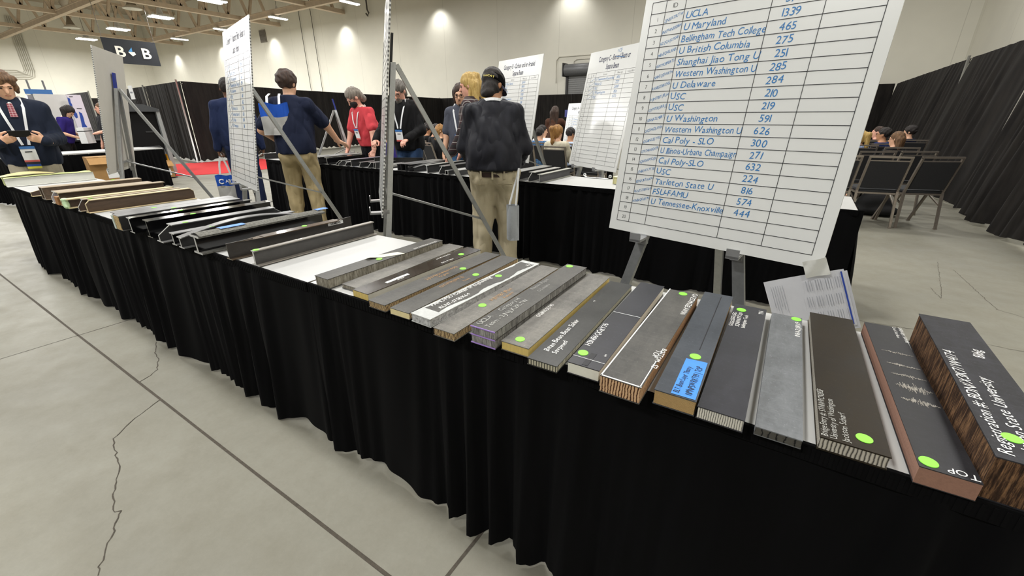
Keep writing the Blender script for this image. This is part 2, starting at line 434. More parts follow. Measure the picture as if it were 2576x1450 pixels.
    # clothes
    if top:
        S = SDF(); torso(S); ag = -loose*.28
        S.ell(pel+V3(0, -.008, .10), np.array([.176*b+.02*belly, .146+.035*belly, .34])*s, Rt if not sit else None, .05)
        for i in (0, 1):
            if sleeve == 'short': S.cap(sh[i], sh[i]+(el[i]-sh[i])*.8, (.056+ag)*s*(.7+.3*b), (.058+ag)*s*(.7+.3*b), .03)
            else: arm(S, i, ag, .96)
        if collar: S.cap(neck-Rt @ V3(0, .005, .03), neck+Rt @ V3(0, -.008, .022), .058*s, .056*s, .03)
        hz = hem*s; f = foldfn(fold[0], seed, .45, 42)
        VF_ = S.mesh(res, loose*s, f, [((0, 0, -1), -(hz if not sit else .47*s)), ((0, 0, 1), (neck[2]+.045*s) if collar else (neck[2]+.012*s))])
        skin('shirt', VF_, top, T, 1); bvh = BVHTree.FromPolygons(VF_[0].tolist(), VF_[1].tolist())
    if legs:
        S = SDF(); S.ell(pel+V3(0, -.012, .01), np.array([.165*b+.02*belly, .125+.02*belly, .14])*s, None, .05)
        for i in (0, 1):
            S.cap(hp_[i], kn[i], .088*s*b, .064*s*b, .04); S.cap(kn[i], an[i]+V3(0, 0, .0), .064*s*b, .054*s*b, .03)
        S.ell(pel+V3(-.075*b, -.06, -.06), np.array([.08*b, .075, .09])*s, None, .04); S.ell(pel+V3(.075*b, -.06, -.06), np.array([.08*b, .075, .09])*s, None, .04)
        skin('trousers', S.mesh(res, .014*s, foldfn(fold[1], seed+5, .9, 48), [((0, 0, 1), pel[2]+wz*s)]), legs, T, 1)
    if belt:
        mb = MB(); a, c2 = (.165*b+.02*belly+.022)*s, (.125+.02*belly+.02)*s
        mb.grid(lambda u, v: (math.cos(2*PI*u)*a*(1-.02*v), -.012*s+math.sin(2*PI*u)*c2, pel[2]+(wz-.045+.04*v)*s), 40, 1)
        mb.build('belt', belt, T, True)
    if not sit or res < .012:
        mb = MB()
        for i in (0, 1):
            S = SDF(); S.cap(an[i]+V3(0, -.03, -.035), an[i]+V3(0, .15, -.045), .042*s, .036*s, .03)
            skin('shoe', S.mesh(.014, 0, None, [((0, 0, -1), 0.0)]), pm(shoes, .5), T, 1)
    if eyes:
        for sx in (-1, 1):
            S = SDF(); S.ell(hl(sx*.032, .086, .004), np.array([.012, .009, .0075])*s, Rh, .003); skin('eye', S.mesh(.004), M_EYE, T, 1)
            S = SDF(); S.cap(hl(sx*.016, .096, .024), hl(sx*.05, .083, .025), .0045*s, .003*s, .004); skin('eyebrow', S.mesh(.004), hm or M_EYE, T, 1)
        S = SDF(); S.cap(hl(-.02, .096, -.062), hl(.02, .096, -.062), .0035*s, .0035*s, .003); skin('mouth', S.mesh(.0035), pm('#a3564c', .5), T, 1)
    # hair
    if hair:
        S = SDF(); thick = {'curly': .02, 'bald': .004}.get(hair, .010)
        S.ell(hl(0, -.018, .034), np.array([.076+thick, .097+thick, .092+thick])*s, Rh, .02)
        if hair in ('long', 'ponytail', 'curlylong', 'bob'): S.ell(hl(0, -.04, -.02), np.array([.08, .075, .1])*s, Rh, .03)
        S.ell(hl(0, .095, -.045), np.array([.074, .085, .098])*s, Rh, .012, True)
        if hair in ('short', 'curly', 'bald', 'mop'): S.ell(hl(0, .03, -.125), np.array([.12, .125, .085])*s, Rh, .02, True)
        if hair in ('short', 'curly'): 
            for sx in (-1, 1): S.ell(hl(sx*.088, .01, -.02), np.array([.02, .028, .035])*s, Rh, .008, True)
        if hair == 'capped':
            S.ell(hl(0, -.022, -.045), np.array([.080, .080, .06])*s, Rh, .02); S.ell(hl(0, -.055, -.09), np.array([.062, .046, .05])*s, Rh, .02); S.ell(hl(0, .04, -.17), np.array([.13, .12, .07])*s, Rh, .01, True)
            for sx in (-1, 1): S.ell(hl(sx*.09, .01, -.02), np.array([.018, .024, .035])*s, Rh, .006, True)
        if hair == 'swept':
            S.cap(hl(0, -.075, .0), hl(0, -.095, -.10), .06*s, .045*s, .03)
            for sx in (-1, 1): S.ell(hl(sx*.09, .03, -.03), np.array([.025, .05, .05])*s, Rh, .01, True)
        if hair == 'mop':
            for k in range(9): a = -1.1+k*.27; S.ell(hl(math.sin(a)*.08, .055-.03*abs(a), .06+.02*math.sin(k*2.1)), np.array([.03, .036, .03])*s, Rh, .012)
            for sx in (-1, 1): S.ell(hl(sx*.08, .01, -.02), np.array([.022, .05, .055])*s, Rh, .02)
        if hair == 'long' or hair == 'curlylong':
            for sx in (-1, 0, 1): S.cap(hl(sx*.06, -.07, -.02), dn((sx*.06, -.07, -.02), sx*.02, -.02, -.27), .05*s, .03*s, .04)
        if hair == 'bob':
            for sx in (-1, 1): S.cap(hl(sx*.070, -.005, .04), hl(sx*.074, .005, -.12), .024*s, .016*s, .02)
            S.cap(hl(0, -.08, 0), hl(0, -.085, -.11), .055*s, .045*s, .03)
        if hair == 'ponytail':
            S.cap(hl(0, -.11, .06), hl(0, -.16, .03), .03*s, .042*s, .02); S.cap(hl(0, -.16, .03), dn((0, -.16, .03), .02, -.0, -.22), .045*s, .03*s, .03); S.cap(dn((0, -.16, .03), .02, 0, -.22), dn((0, -.16, .03), .015, .02, -.31), .03*s, .01*s, .03)
        cut = ()
        amp = .009 if hair in ('curly', 'curlylong', 'mop') else .0035; fq = 60 if hair in ('curly', 'curlylong', 'mop') else 85
        ff = lambda X, Y, Z: amp*np.sin(fq*X+2*np.sin(40*Z))*np.sin(fq*Y+1.3)*np.sin(fq*.6*Z+X*20)
        if hair in ('long', 'ponytail', 'bob', 'swept'): ff = lambda X, Y, Z: .0032*np.sin(150*X+18*Z)+.0028*np.sin(170*Y+15*Z)
        if hair in ('short', 'capped'): ff = lambda X, Y, Z: .003*np.sin(120*X+40*Z)*np.sin(60*Z)+.003*np.sin(130*Y+70*Z)
        skin('hair', S.mesh(min(res, .008), 0, ff), hm, T, 1)
    if beard:
        S = SDF(); S.ell(hl(0, .052, -.095), np.array([.052, .05, .045])*s, Rh, .02)
        if beard == 'long': S.cap(hl(0, .06, -.10), hl(0, .06, -.19), .04*s, .022*s, .03)
        S.ell(hl(0, .092, -.05), np.array([.032, .014, .009])*s, Rh, .01); S.ell(hl(0, .1, -.063), np.array([.018, .02, .007])*s, Rh, .004, True)
        if beard == 'moustache':
            S = SDF(); S.ell(hl(0, .097, -.049), np.array([.024, .006, .005])*s, Rh, .004); S.ell(hl(0, .082, -.105), np.array([.018, .012, .014])*s, Rh, .006)
        skin('beard', S.mesh(.006, 0, lambda X, Y, Z: .003*np.sin(90*X)*np.sin(80*Z)), hm, T, 1)
    if mask:
        S = SDF(); S.ell(hl(0, .05, -.055), np.array([.064, .068, .062])*s, Rh, .01); S.ell(hl(0, -.05, -.05), np.array([.1, .09, .12])*s, Rh, .01, True)
        skin('face_mask', S.mesh(.006), pm('#0d0d10', .7), T, 1)
        mb = MB()
        for sx in (-1, 1): mb.tube([Vector(hl(sx*.055, .06, -.03)), Vector(hl(sx*.083, -.005, .005))], .002, 5)
        mb.build('mask_strap', pm('#0d0d10', .7), T)
    if glasses:
        mb = MB()
        for sx in (-1, 1):
            mb.tube([Vector(hl(sx*.034+.024*math.cos(t), .104, .002+.018*math.sin(t))) for t in np.linspace(0, 2*PI, 13)], .0022, 5, False)
            mb.tube([Vector(hl(sx*.058, .1, .006)), Vector(hl(sx*.08, -.01, .006))], .002, 5)
        mb.tube([Vector(hl(-.01, .106, .006)), Vector(hl(.01, .106, .006))], .002, 5); mb.build('glasses', pm('#20201f', .3, 0, metal=.6), T)
    if lan:
        mb = MB(); nz = lan.get('drop', (.15, 1.08))[1]; bw = .02*s; fw = Vector(Rt @ np.array([0, 1., 0])); dn = Vector(Rt @ np.array([0, 0, -1.]))
        def front(x, z):
            h = bvh.ray_cast(Vector(up(x, .7, z)), -fw); return (h[0] if h[0] else Vector(up(x, .15, z)))+fw*.006
        def over(x, y):
            h = bvh.ray_cast(Vector(up(x, y, 1.75)), dn); return (h[0] if h[0] else Vector(up(x, y, 1.47)))-dn*.006
        for sx in (-1, 1):
            Q = [over(sx*.072, y) for y in (-.05, -.02, .01, .035)]+[front(sx*(.08-.058*k/9), 1.41+(nz+.085-1.41)*k/9) for k in range(10)]
            mb.ribbon(Q, bw, Vector(Rt @ np.array([1., 0, 0])), .003)
        mb.ribbon([over(-.072, -.05), Vector(up(0, -.085, 1.475)), over(.072, -.05)], bw, (0, 0, 1), .003); ny = (Vector(front(0, nz))-Vector(up(0, 0, nz))).dot(fw)
        mb.build('lanyard', M_LAN, T)
        if lan.get('badge', 1):
            c = Vector(up(0, ny+.012, nz)); Mx = Matrix.Translation(c) @ Matrix(Rt.tolist()).to_4x4(); mb = MB(); mb.box((0, 0, 0), (.105*s, .004, .145*s), Mx); B = mb.build('name_badge', pm('#f0f1f1', .4, .02), T)
            mb = MB(); mb.box((0, .003, .062*s), (.105*s, .003, .024*s), Mx); mb.build('badge_header', pm('#3b74b8', .4), B)
            mb = MB(); mb.box((0, .003, -.064*s), (.105*s, .003, .018*s), Mx); mb.build('badge_footer', pm('#d5655c', .4), B)
            mb = MB(); text(mb, 'Guest', Mx @ Vector((.02, .0045, .02)), Mx.to_3x3() @ Vector((-1, 0, 0)), Mx.to_3x3() @ Vector((0, 0, 1)), .022) if lan.get('name') else mb.box((0, .0035, .022*s), (.05*s, .002, .009*s), Mx); mb.build('badge_print', pm('#22252b', .5), B)
            if lan.get('tabs'):
                for k, (cc, zz) in enumerate((('#23262e', -.085), ('#20489a', -.105), ('#d8d24a', -.127))):
                    mb = MB(); mb.box((.0, .002, zz*s), (.1*s, .004, .021*s), Mx); mb.build('badge_ribbon', pm(cc, .5), B)
    if cap:
        S = SDF(); S.ell(hl(0, -.01, .014), np.array([.091, .114, .118])*s, Rh, .01)
        ax_ = Rh @ unit((0, .05, 1)); p0 = hl(0, 0, .004)
        skin('cap', S.mesh(.0065, 0, None, [(tuple(-ax_), -float(ax_ @ p0))]), pm('#08080a', .95, .2, 60, spec=.1), T, 1)
        mb = MB()
        def br(u, v):
            a = (u-.5)*PI*.95; r = 1+.62*v*math.cos(a)**.8
            return Vector(hl(math.sin(a)*.088*(1+.12*v), -.005+math.cos(a)*.1*r, .016-.03*v*v-.02*(math.sin(a)**2)))
        mb.grid(br, 16, 5); mb.build('cap_brim', pm('#14153a', .7), T, True)
        mb = MB(); text(mb, 'MESCAT', (0, 0, 0), (1, 0, 0), (0, 1, 0), .022, 'b', 'c', sx=1.1)
        mb.v = [tuple(hl(.092*math.sin(x_/.09+.36), -.01-.1155*math.cos(x_/.09+.36), .010+y_)) for x_, y_, _ in mb.v]; mb.build('cap_lettering', pm('#e0d070', .6), T)
    return T, dict(dn=dn, wr=wr, el=el, sh=sh, headc=headc, neck=neck, up=up, hl=hl, s=s)
# ------------------------------------------------------------------ the hall
def struct(name, mb, m, smooth=False): return tag(mb.build(name, m, None, smooth), kind='structure')
def floor_mat():
    t = NT('concrete'); a = t.noise(.55, 6, .6); b = t.noise(4.5, 6, .7); c = t.noise(60, 4, .7); d = t.noise(260, 2, .6)
    col = t.ramp(a, [(.3, '#7d7b71'), (.55, '#89877b'), (.75, '#929084')])
    col = t.mix(t.ramp(b, [(.35, '#000000'), (.7, '#b0b0b0')]), col, '#746f61')
    col = t.mix(t.ramp(c, [(.3, '#606060'), (.6, '#000000')]), col, '#6a665c')
    col = t.mix(t.ramp(d, [(.62, '#000000'), (.75, '#909090')]), col, '#9c998a')
    t.bump(c, .12, .001)
    return t.base(col, t.math('ADD', t.math('MULTIPLY', b, .3), .42), spec=.3)
mb = MB(); mb.quad((-62, -9, 0), (9, -9, 0), (9, 24, 0), (-62, 24, 0)); struct('floor', mb, floor_mat())
def wall_mat():
    t = NT('painted_panels'); x, y, z = t.sep(); n = t.noise(.5, 3, .6)
    s = t.math('ADD', x, y)
    j = t.math('LESS_THAN', t.math('FRACT', t.math('DIVIDE', t.math('ADD', s, 100.0), 3.82)), .006)
    col = t.mix(t.ramp(n, [(.3, '#000000'), (.7, '#ffffff')]), '#e2dfd2', '#ebe8da')
    return t.base(t.mix(t.math('MULTIPLY', j, .35), col, '#a9a496'), .75)
WM = wall_mat(); YW = 22.3
mb = MB(); mb.box((-28, YW+.1, 6), (66, .2, 12)); struct('wall_back', mb, WM)
mb = MB(); mb.box((-60.6, 7, 6), (.2, 31, 12)); struct('wall_left', mb, WM)
mb = MB(); mb.box((4.2, 7, 6), (.2, 31, 12)); struct('wall_right', mb, WM)
mb = MB(); mb.quad((-61, -9, 11), (9, -9, 11), (9, 23, 11), (-61, 23, 11)); struct('ceiling', mb, pm('#b3a693', .8, .15, 2))
# floor joints and cracks
SEAM = pm('#4b453c', .9, .3, 60)
for p, q, wd in (((-40, .535), (8, .535), .012), ((-3.725, -6), (-3.725, .86), .004), ((-.655, -6), (-.655, .86), .011), ((-3.725, .86), (-3.725, 3.4), .004), ((-40, 8.1), (2, 8.1), .01), ((-11.4, -6), (-11.4, 20), .008)):
    mb = MB(); a, b = Vector((p[0], p[1], .0012)), Vector((q[0], q[1], .0012)); sd = Vector((b.y-a.y, a.x-b.x, 0)).normalized()
    n = 40; rr = random.Random(wd*1000)
    mb.grid(lambda u, v: a.lerp(b, u)+sd*(v-.5)*wd*(.8+.4*rr.random()), 120, 1); tag(mb.build('floor_seam', SEAM), kind='structure')
def crack(pts, wd=.004):
    mb = MB(); P = [Vector((x, y, .0014)) for x, y in pts]; Q = []
    for a, b in zip(P[:-1], P[1:]):
        n = max(2, int((b-a).length/.018))
        Q += [a.lerp(b, k/n)+Vector((random.gauss(0, .003), random.gauss(0, .003), 0)) for k in range(n)]
    Q.append(P[-1])
    for a, b in zip(Q[:-1], Q[1:]):
        d = (b-a); sd = Vector((d.y, -d.x, 0)).normalized()*wd*random.uniform(.25, .6)
        mb.quad(a-sd, b-sd, b+sd, a+sd)
    tag(mb.build('floor_crack', SEAM), kind='structure')
crack([(-3.18, .77), (-3.05, .72), (-2.93, .69), (-2.85, .66), (-2.8, .64), (-2.75, .58), (-2.74, .54)])
crack([(-2.46, .53), (-2.38, .39), (-2.3, .3), (-2.06, .25), (-1.93, .19), (-1.82, .16), (-1.81, .18), (-1.67, .1), (-1.57, .05)], .0042)
crack([(1.31, 5.45), (1.17, 4.53), (1.13, 4.3), (1.11, 4.55)], .0028); crack([(1.38, 5.23), (1.42, 4.25), (1.7, 4.05)], .0028); crack([(.55, 3.5), (.86, 3.53), (1.4, 3.5)], .003)
# trusses and ties under the roof
TM = pm('#c8b59e', .7, .12, 3); TR_X = (-52.3, -43.6, -35.7, -28.0, -20.3, -12.6)
TRZ = 7.75
for x in TR_X:
    mb = MB(); mb.box((x, 7, TRZ+.12), (.34, 30.6, .24)); mb.box((x, 7, TRZ+2.6), (.3, 30.6, .2))
    for k in range(20):
        y0 = 21.5-k*1.45
        mb.bar((x, y0, TRZ+.2), (x, y0-.72, TRZ+2.55), .16, .16); mb.bar((x, y0-.72, TRZ+2.55), (x, y0-1.45, TRZ+.2), .16, .16)
    struct('ceiling_truss', mb, TM)
for y in (19.5, 11.6, 3.7):
    mb = MB(); mb.box((-28, y, TRZ+.02), (64, .26, .28)); mb.box((-28, y, TRZ+.16), (64, .4, .05)); struct('ceiling_beam', mb, TM)
for y in (15.5, 7.6):
    mb = MB(); mb.box((-28, y, TRZ+2.3), (64, .2, .2)); struct('ceiling_beam', mb, TM)
# strip lights
FG = emit('#fff8ee', 14); FW = pm('#d9d9d6', .5)
def strip(x, y, z, twin, label, group):
    T = thing('ceiling_light', label, 'light', (x, y, z), 0, group)
    mb = MB()
    for dy in ((-.28, .28) if twin else (0,)): mb.box((dy, 0, .06), (.3, 1.25, .07))
    if twin: mb.box((0, 0, .12), (.8, .3, .05))
    mb.build('housing', FW, T)
    for dy in ((-.28, .28) if twin else (0,)):
        mb = MB(); mb.box((dy, 0, 0), (.26, 1.22, .05)); mb.build('tube', FG, T)
    mb = MB(); mb.lathe([(.04, .75), (.05, .7), (.16, .4), (.2, .15)], n=10); mb.build('hook', FW, T, True)
    mb = MB(); mb.tube([(0, 0, .7), (0, 0, 2.8)], .015, 5); mb.build('cord', pm('#6b655c', .7), T)
for px, py in ((535, 3), (405, 44), (298, 74), (218, 99)):
    p = at(px, py, 7.5); strip(p.x, p.y, 7.5, True, 'twin-tube strip light hanging between the beige ceiling trusses', 'twin-tube ceiling lights')
for px, py in ((452, 99), (560, 75), (700, 46), (880, 7)):
    p = at(px, py, 7.5); strip(p.x, p.y, 7.5, False, 'single-tube strip light hanging close to the white back wall', 'single-tube lights along the back wall')
for px, py, lab in ((333, 22, 'round white ceiling vent, the nearer one between the trusses'), (180, 70, 'round white ceiling vent on a duct, above the leftmost twin-tube light')):
    p = at(px, py, 7.7); T = thing('air_diffuser', lab, 'vent', p)
    mb = MB(); mb.lathe([(.2, .22), (.38, .1), (.52, 0), (.48, -.03), (.34, .03), (.3, -.02), (.16, .04), (.12, 0), (.0, .02)], n=24); mb.build('louvre_ring', pm('#dedacf', .6), T, True)
    mb = MB(); mb.tube([(0, 0, .2), (0, 0, 1.6), (.5, .3, 2.6)], .26, 14); mb.build('duct', pm('#b7ad9d', .6), T, True)
# things on and before the walls
def wallpt(px, py): return aty(px, py, YW)
p, q = wallpt(652, 77), wallpt(673, 106); T = thing('wall_vent', 'grey louvred vent high on the white back wall', 'vent', ((p.x+q.x)/2, YW, (p.z+q.z)/2))
hw, hh = abs(q.x-p.x)/2, abs(p.z-q.z)/2
mb = MB(); mb.box((0, -.03, 0), (2*hw, .06, 2*hh)); mb.build('frame', pm('#8f8a80', .6), T)
mb = MB()
for k in range(9): mb.box((0, -.075, -hh+.08+k*(2*hh-.16)/8), (2*hw-.12, .05, .05))
mb.build('louvres', pm('#77726a', .6), T)
CON = pm('#cbc7ba', .5)
T = thing('conduit_bundle', 'bundle of six thin grey pipes bending along the left white wall', 'pipes', (-60.42, 12, 0))
for k in range(6):
    o = k*.15; mb = MB(); mb.tube([(0, 1.1-o*.85, 9.6), (0, 1.05-o*.85, 5.3), (0, .92-o*.95, 4.8+o*.4), (0, .5-o*.8, 4.6+o*.9), (0, -3, 4.5+o*.95)], .034, 6); mb.build('conduit', CON, T)
T = thing('roller_shutter', 'grey roller shutter behind the drape on the back wall', 'shutter', (-9.8, YW, 0))
mb = MB()
for k in range(34): mb.box((0, -.06, .05+k*.096), (2.1, .05, .088))
mb.build('curtain', pm('#8b8b8a', .45, metal=.3), T)
mb = MB(); mb.tube([(-1.15, -.25, 3.45), (1.15, -.25, 3.45)], .27, 20); mb.build('barrel', pm('#77787a', .45, metal=.3), T, True)
for sx in (-1, 1):
    mb = MB(); mb.box((sx*1.12, -.08, 1.6), (.12, .12, 3.3)); mb.box((sx*1.17, -.25, 3.45), (.05, .62, .62)); mb.build('guide_rail', pm('#3c3b3b', .6), T)
for k, P in enumerate(([(-11.6, YW-.03, 2.9), (-11.6, YW-.03, 3.95), (-11.45, YW-.03, 4.1), (-5, YW-.03, 4.1)], [(-10.6, YW-.03, 3.75), (-10.6, YW-.03, 3.85), (-10.45, YW-.03, 3.93), (-5, YW-.03, 3.93)])):
    mb = MB(); mb.tube(P, .025, 6); tag(mb.build('conduit', CON), ('thin pipe on the back wall looping wide around the roller shutter', 'short thin pipe on the back wall just above the roller shutter')[k], 'pipe')
for px0, px1, y1, lab in ((757, 786, 228, 'thin black cable hanging before the back wall, left one of the close pair'), (786, 815, 232, 'thin black cable hanging before the back wall, right one of the close pair')):
    a, b = wallpt(px1, y1), wallpt(px0, 20); mb = MB(); mb.tube([(a.x, YW-.1, a.z), (a.x, YW-.1, 11)], .02, 5); tag(mb.build('hanging_cable', pm('#3a3734', .7)), lab, 'cable')
p = wallpt(930, 30); T = thing('wall_hook', 'dark hoist hook hanging high on the back wall', 'hook', (p.x, YW-.2, p.z))
mb = MB(); mb.tube([(0, 0, 2), (0, 0, .1), (.12, 0, -.1), (0, 0, -.25), (-.14, 0, -.1)], .05, 6); mb.build('hook', pm('#55504a', .5), T)
# hall marker banner
T = thing('banner', 'black hanging banner with two white letters B', 'banner', (-35, 12.1, 4.95))
mb = MB(); mb.box((-.02, 0, 0), (.03, 2.62, 1.3)); mb.build('cloth', pm('#23262c', .8), T)
mb = MB(); text(mb, 'B', (.01, -.78, -.28), (0, 1, 0), (0, 0, 1), .78, 'b', sx=1.1); text(mb, 'B', (.01, .5, -.28), (0, 1, 0), (0, 0, 1), .78, 'b', sx=1.1); mb.build('lettering', pm('#eeeae0', .7), T)
mb = MB(); mb.add([(.01, -.18, .02), (.01, .02, .0), (.01, .03, .26)], [(0, 1, 2)]); mb.build('emblem_sail', pm('#4a90c8', .7), T)
mb = MB(); mb.add([(.01, -.2, 0), (.01, -.02, -.22), (.01, .16, -.1), (.01, .12, .02)], [(0, 1, 2, 3)]); mb.build('emblem_hull', pm('#e6e6e2', .7), T)
mb = MB()
for yy in (-1.25, 1.25): mb.tube([(0, yy, .64), (0, yy, 2.6)], .012, 5)
mb.build('hanging_wire', pm('#555', .5) if 0 else pm('#55524e', .5), T)

# ------------------------------------------------------------------ drapes and skirts
def pleats(mb, p0, p1, out, z0, z1, per, amp0, amp1, lean=0, seed=1, nz=10, top=.0, hemw=.012, step=.012):
    p0, p1 = Vector(p0), Vector(p1); L = (p1-p0).length; n = max(8, int(L/step)); q = random.Random(seed)
    ph = [0]; 
    for i in range(n): ph.append(ph[-1]+2*PI*step/per*(1+.55*math.sin(i*step*2.3/per*.37+seed)+.35*math.sin(i*step/per*1.7+2*seed)))
    am = [.65+.35*math.sin(i*step/per*.9+seed*3)+.15*math.sin(i*step/per*2.9) for i in range(n+1)]
    out = Vector(out)
    def f(u, v):
        i = int(round(u*n)); s = math.sin(ph[i]); s = s*(1.25-.25*abs(s)); A = amp0+(amp1-amp0)*v**.7
        o = A*(.5+.5*s)*am[i]+.12*A*math.sin(3*ph[i]+4*v)
        if v < top: o = amp0*.5*(1+math.sin(ph[i]*3))*.5
        c = p0.lerp(p1, u)+out*(o+lean*v); c.z = z0+(z1-z0)*v+(hemw*math.sin(ph[i]*.5+seed) if v == 1 else 0); return c
    mb.grid(f, n, nz); return mb
def black_cloth(name, c, hi, sh, fz):
    t = NT(name); f = t.noise(7, 5, .7, stretch=(1, 1, .15)); g = t.noise(420, 2, .5); d = t.noise(2.2, 3, .6)
    col = t.mix(t.ramp(f, [(.4, '#000000'), (.75, '#ffffff')]), c, hi); col = t.mix(t.ramp(g, [(.66, '#000000'), (.72, '#303030')]), col, fz)
    t.p.inputs['Sheen Weight'].default_value = sh; t.p.inputs['Sheen Roughness'].default_value = .5
    return t.base(col, .9, spec=.08)
SKM = black_cloth('skirt_cloth', '#050506', '#0a0a0c', .01, '#26262b'); DRM = black_cloth('drape_cloth', '#1d1b1a', '#2d2a27', .05, '#35322f')
POLE = pm('#c9c9c6', .35, .03, metal=.5)
def drape(p0, p1, out, label, seed, H=2.3, lean=0, hem=.05, per=.21, amp=.05):
    T = thing('drape', label, 'drape', ((p0[0]+p1[0])/2, (p0[1]+p1[1])/2, 0), 0, None); o = T.location
    a = Vector((p0[0]-o.x, p0[1]-o.y, 0)); b = Vector((p1[0]-o.x, p1[1]-o.y, 0))
    mb = MB(); pleats(mb, a, b, out, H, hem, per, .02, amp, lean, seed, 12, 0, .03, .03); mb.build('cloth', DRM, T, True)
    mb = MB(); k_ = Vector(out)*-.03; mb.bar((a.x+k_.x, a.y+k_.y, H-.06), (b.x+k_.x, b.y+k_.y, H-.06), .02, .02, (0, 0, 1)); mb.build('rail', POLE, T)
def pole(x, y, label, H=2.34):
    T = thing('drape_pole', label, 'pole', (x, y, 0)); mb = MB(); mb.tube([(0, 0, .01), (0, 0, H)], .024, 10); mb.build('upright', POLE, T, True)
    mb = MB(); mb.box((0, 0, .006), (.4, .4, .012)); mb.build('base_plate', pm('#6d6d6c', .5, metal=.5), T)
YD = 21.5
for x0, x1, l in ((2.35, -2.0, 'behind the seated audience on the right'), (-2.0, -6.4, 'hidden half behind the big scoreboard'), (-6.4, -10.3, 'behind the standing long-haired person with a phone'),
                  (-10.3, -14.2, 'beside the thin white pole under the roller shutter'), (-14.2, -19.0, 'above the person in a black cap')):
    drape((x0, YD), (x1, YD), (0, -1, 0), 'black pleated drape along the back wall, '+l, int(x0*7) % 17)
for (a, b), l in ((((-19.0, 21.5), (-18.2, 15.6)), 'behind the moustached man in a grey polo'), (((-18.2, 15.6), (-17.4, 11)), 'behind the man in a red T-shirt'), (((-17.4, 11), (-15.72, 6.4)), 'behind the navy polo man and the striped scoreboard')):
    drape(a, b, (.97, -.22, 0), 'black pleated drape '+l, int(a[1]*3) % 13)
for (a, b), l in ((((-15.72, 6.4), (-19.3, 6.75)), 'left of the corner pole, above the red carpet'), (((-19.3, 6.75), (-23.4, 7.1)), 'behind the tall black kiosk')):
    drape(a, b, (0, -1, 0), 'black pleated drape '+l, int(a[0]) % 11)
qa, qb, qc, qd = at(163, 238, 2.3), at(222, 231, 2.3), at(226, 247, 2.3), at(268, 247, 2.3)
drape(qa[:2], qb[:2], (.8, -.6, 0), 'black pleated drape behind the machine-drawing exhibit panel', 4)
drape(qc[:2], qd[:2], (.8, -.6, 0), 'black pleated drape farther off, beside the white exhibit pole', 6)
for (a, b), l in ((((2.41, 21.5), (2.41, 16.6)), 'in the far corner'), (((2.41, 16.6), (2.41, 12.6)), 'beyond the slit pole'), (((2.41, 12.5), (2.41, 8.8)), 'beside the empty chairs'), (((2.41, 8.8), (2.41, 5.4)), 'nearest to the tables')):
    drape(a, b, (-1, 0, 0), 'black pleated drape on the right side, '+l, int(a[1]*5) % 19, lean=.26, hem=.03, per=.4, amp=.15)
for x, y, l in ((-15.75, 6.3, 'white drape pole at the corner above the red carpet'), (-19.3, 6.68, 'white drape pole behind the tall black kiosk'), (-14.1, 21.35, 'thin white drape pole right of the person in a black cap'),
                (-19.05, 21.4, 'dark drape pole above the moustached man'), (2.36, 12.56, 'white drape pole showing in a slit of the right drapes'), (qb.x, qb.y, 'white drape pole beside the white exhibit panels')): pole(x, y, l)

# ------------------------------------------------------------------ display tables
COVER = pm('#bdbdbb', .45, .02, 4); WOOD = pm('#6a6259', .7)
ZT = .752
def table(label, x0, x1, y0, y1, ends=(0, 0), seed=1, group=None, rot=0):
    cx, cy = (x0+x1)/2, (y0+y1)/2; T = thing('folding_table', label, 'table', (cx, cy, 0), rot, group); a, b = (x1-x0)/2, (y1-y0)/2
    mb = MB(); mb.box((0, 0, .731), (2*a, 2*b, .034)); mb.build('tabletop', WOOD, T)
    mb = MB(); mb.grid(lambda u, v: (-a+.004+(2*a-.008)*u, -b+.002+(2*b-.004)*v, ZT-.0015-.0015*math.sin(u*9)**8), 60, 2); mb.build('paper_cover', COVER, T)
    for sx in (-1, 1):
        for sy in (-1, 1):
            mb = MB(); mb.tube([(sx*(a-.2), sy*(b-.08), 0), (sx*(a-.2), sy*(b-.08), .72)], .014, 8); mb.build('leg', pm('#50504e', .5), T)
    mb = MB(); pleats(mb, (-a-.004, -b, 0), (a+.03, -b, 0), (0, -1, 0), .752, .016, .15, .008, .055, 0, seed, 14, 0, .012)
    for k, sx in ((0, -1), (1, 1)):
        if ends[k]: pleats(mb, (sx*a, -b, 0), (sx*a, b, 0), (sx, 0, 0), .752, .016, .13, .008, .05, .06, seed+3, 12, 0, .01)
    mb.build('skirt', SKM, T, True)
    mb = MB(); mb.box((0, -b-.006, .735), (2*a, .008, .036))
    for k in range(int(2*a/.014)): mb.box((-a+.007+.014*k, -b-.010, .733), (.006, .0025, .03))
    mb.build('skirt_band', SKM, T)
table('front black-skirted table, right one under the flat sandwich beams', -1.43, .455, .828, 1.43, (0, 1), 3)
table('front black-skirted table, middle one under the black I-beams', -3.87, -1.433, .824, 1.43, (0, 0), 5)
table('front black-skirted table, left end one under the brown and green beams', -5.95, -3.873, .828, 1.43, (1, 0), 8)
table('rear black-skirted table, right one behind the big scoreboard', -2.02, .383, 3.44, 4.02, (0, 1), 4)
table('rear black-skirted table, middle one behind the man in a black cap', -4.46, -2.025, 3.44, 4.02, (0, 0), 6)
table('rear black-skirted table, left one before the man in a red T-shirt', -6.42, -4.465, 3.44, 4.02, (1, 0), 9)
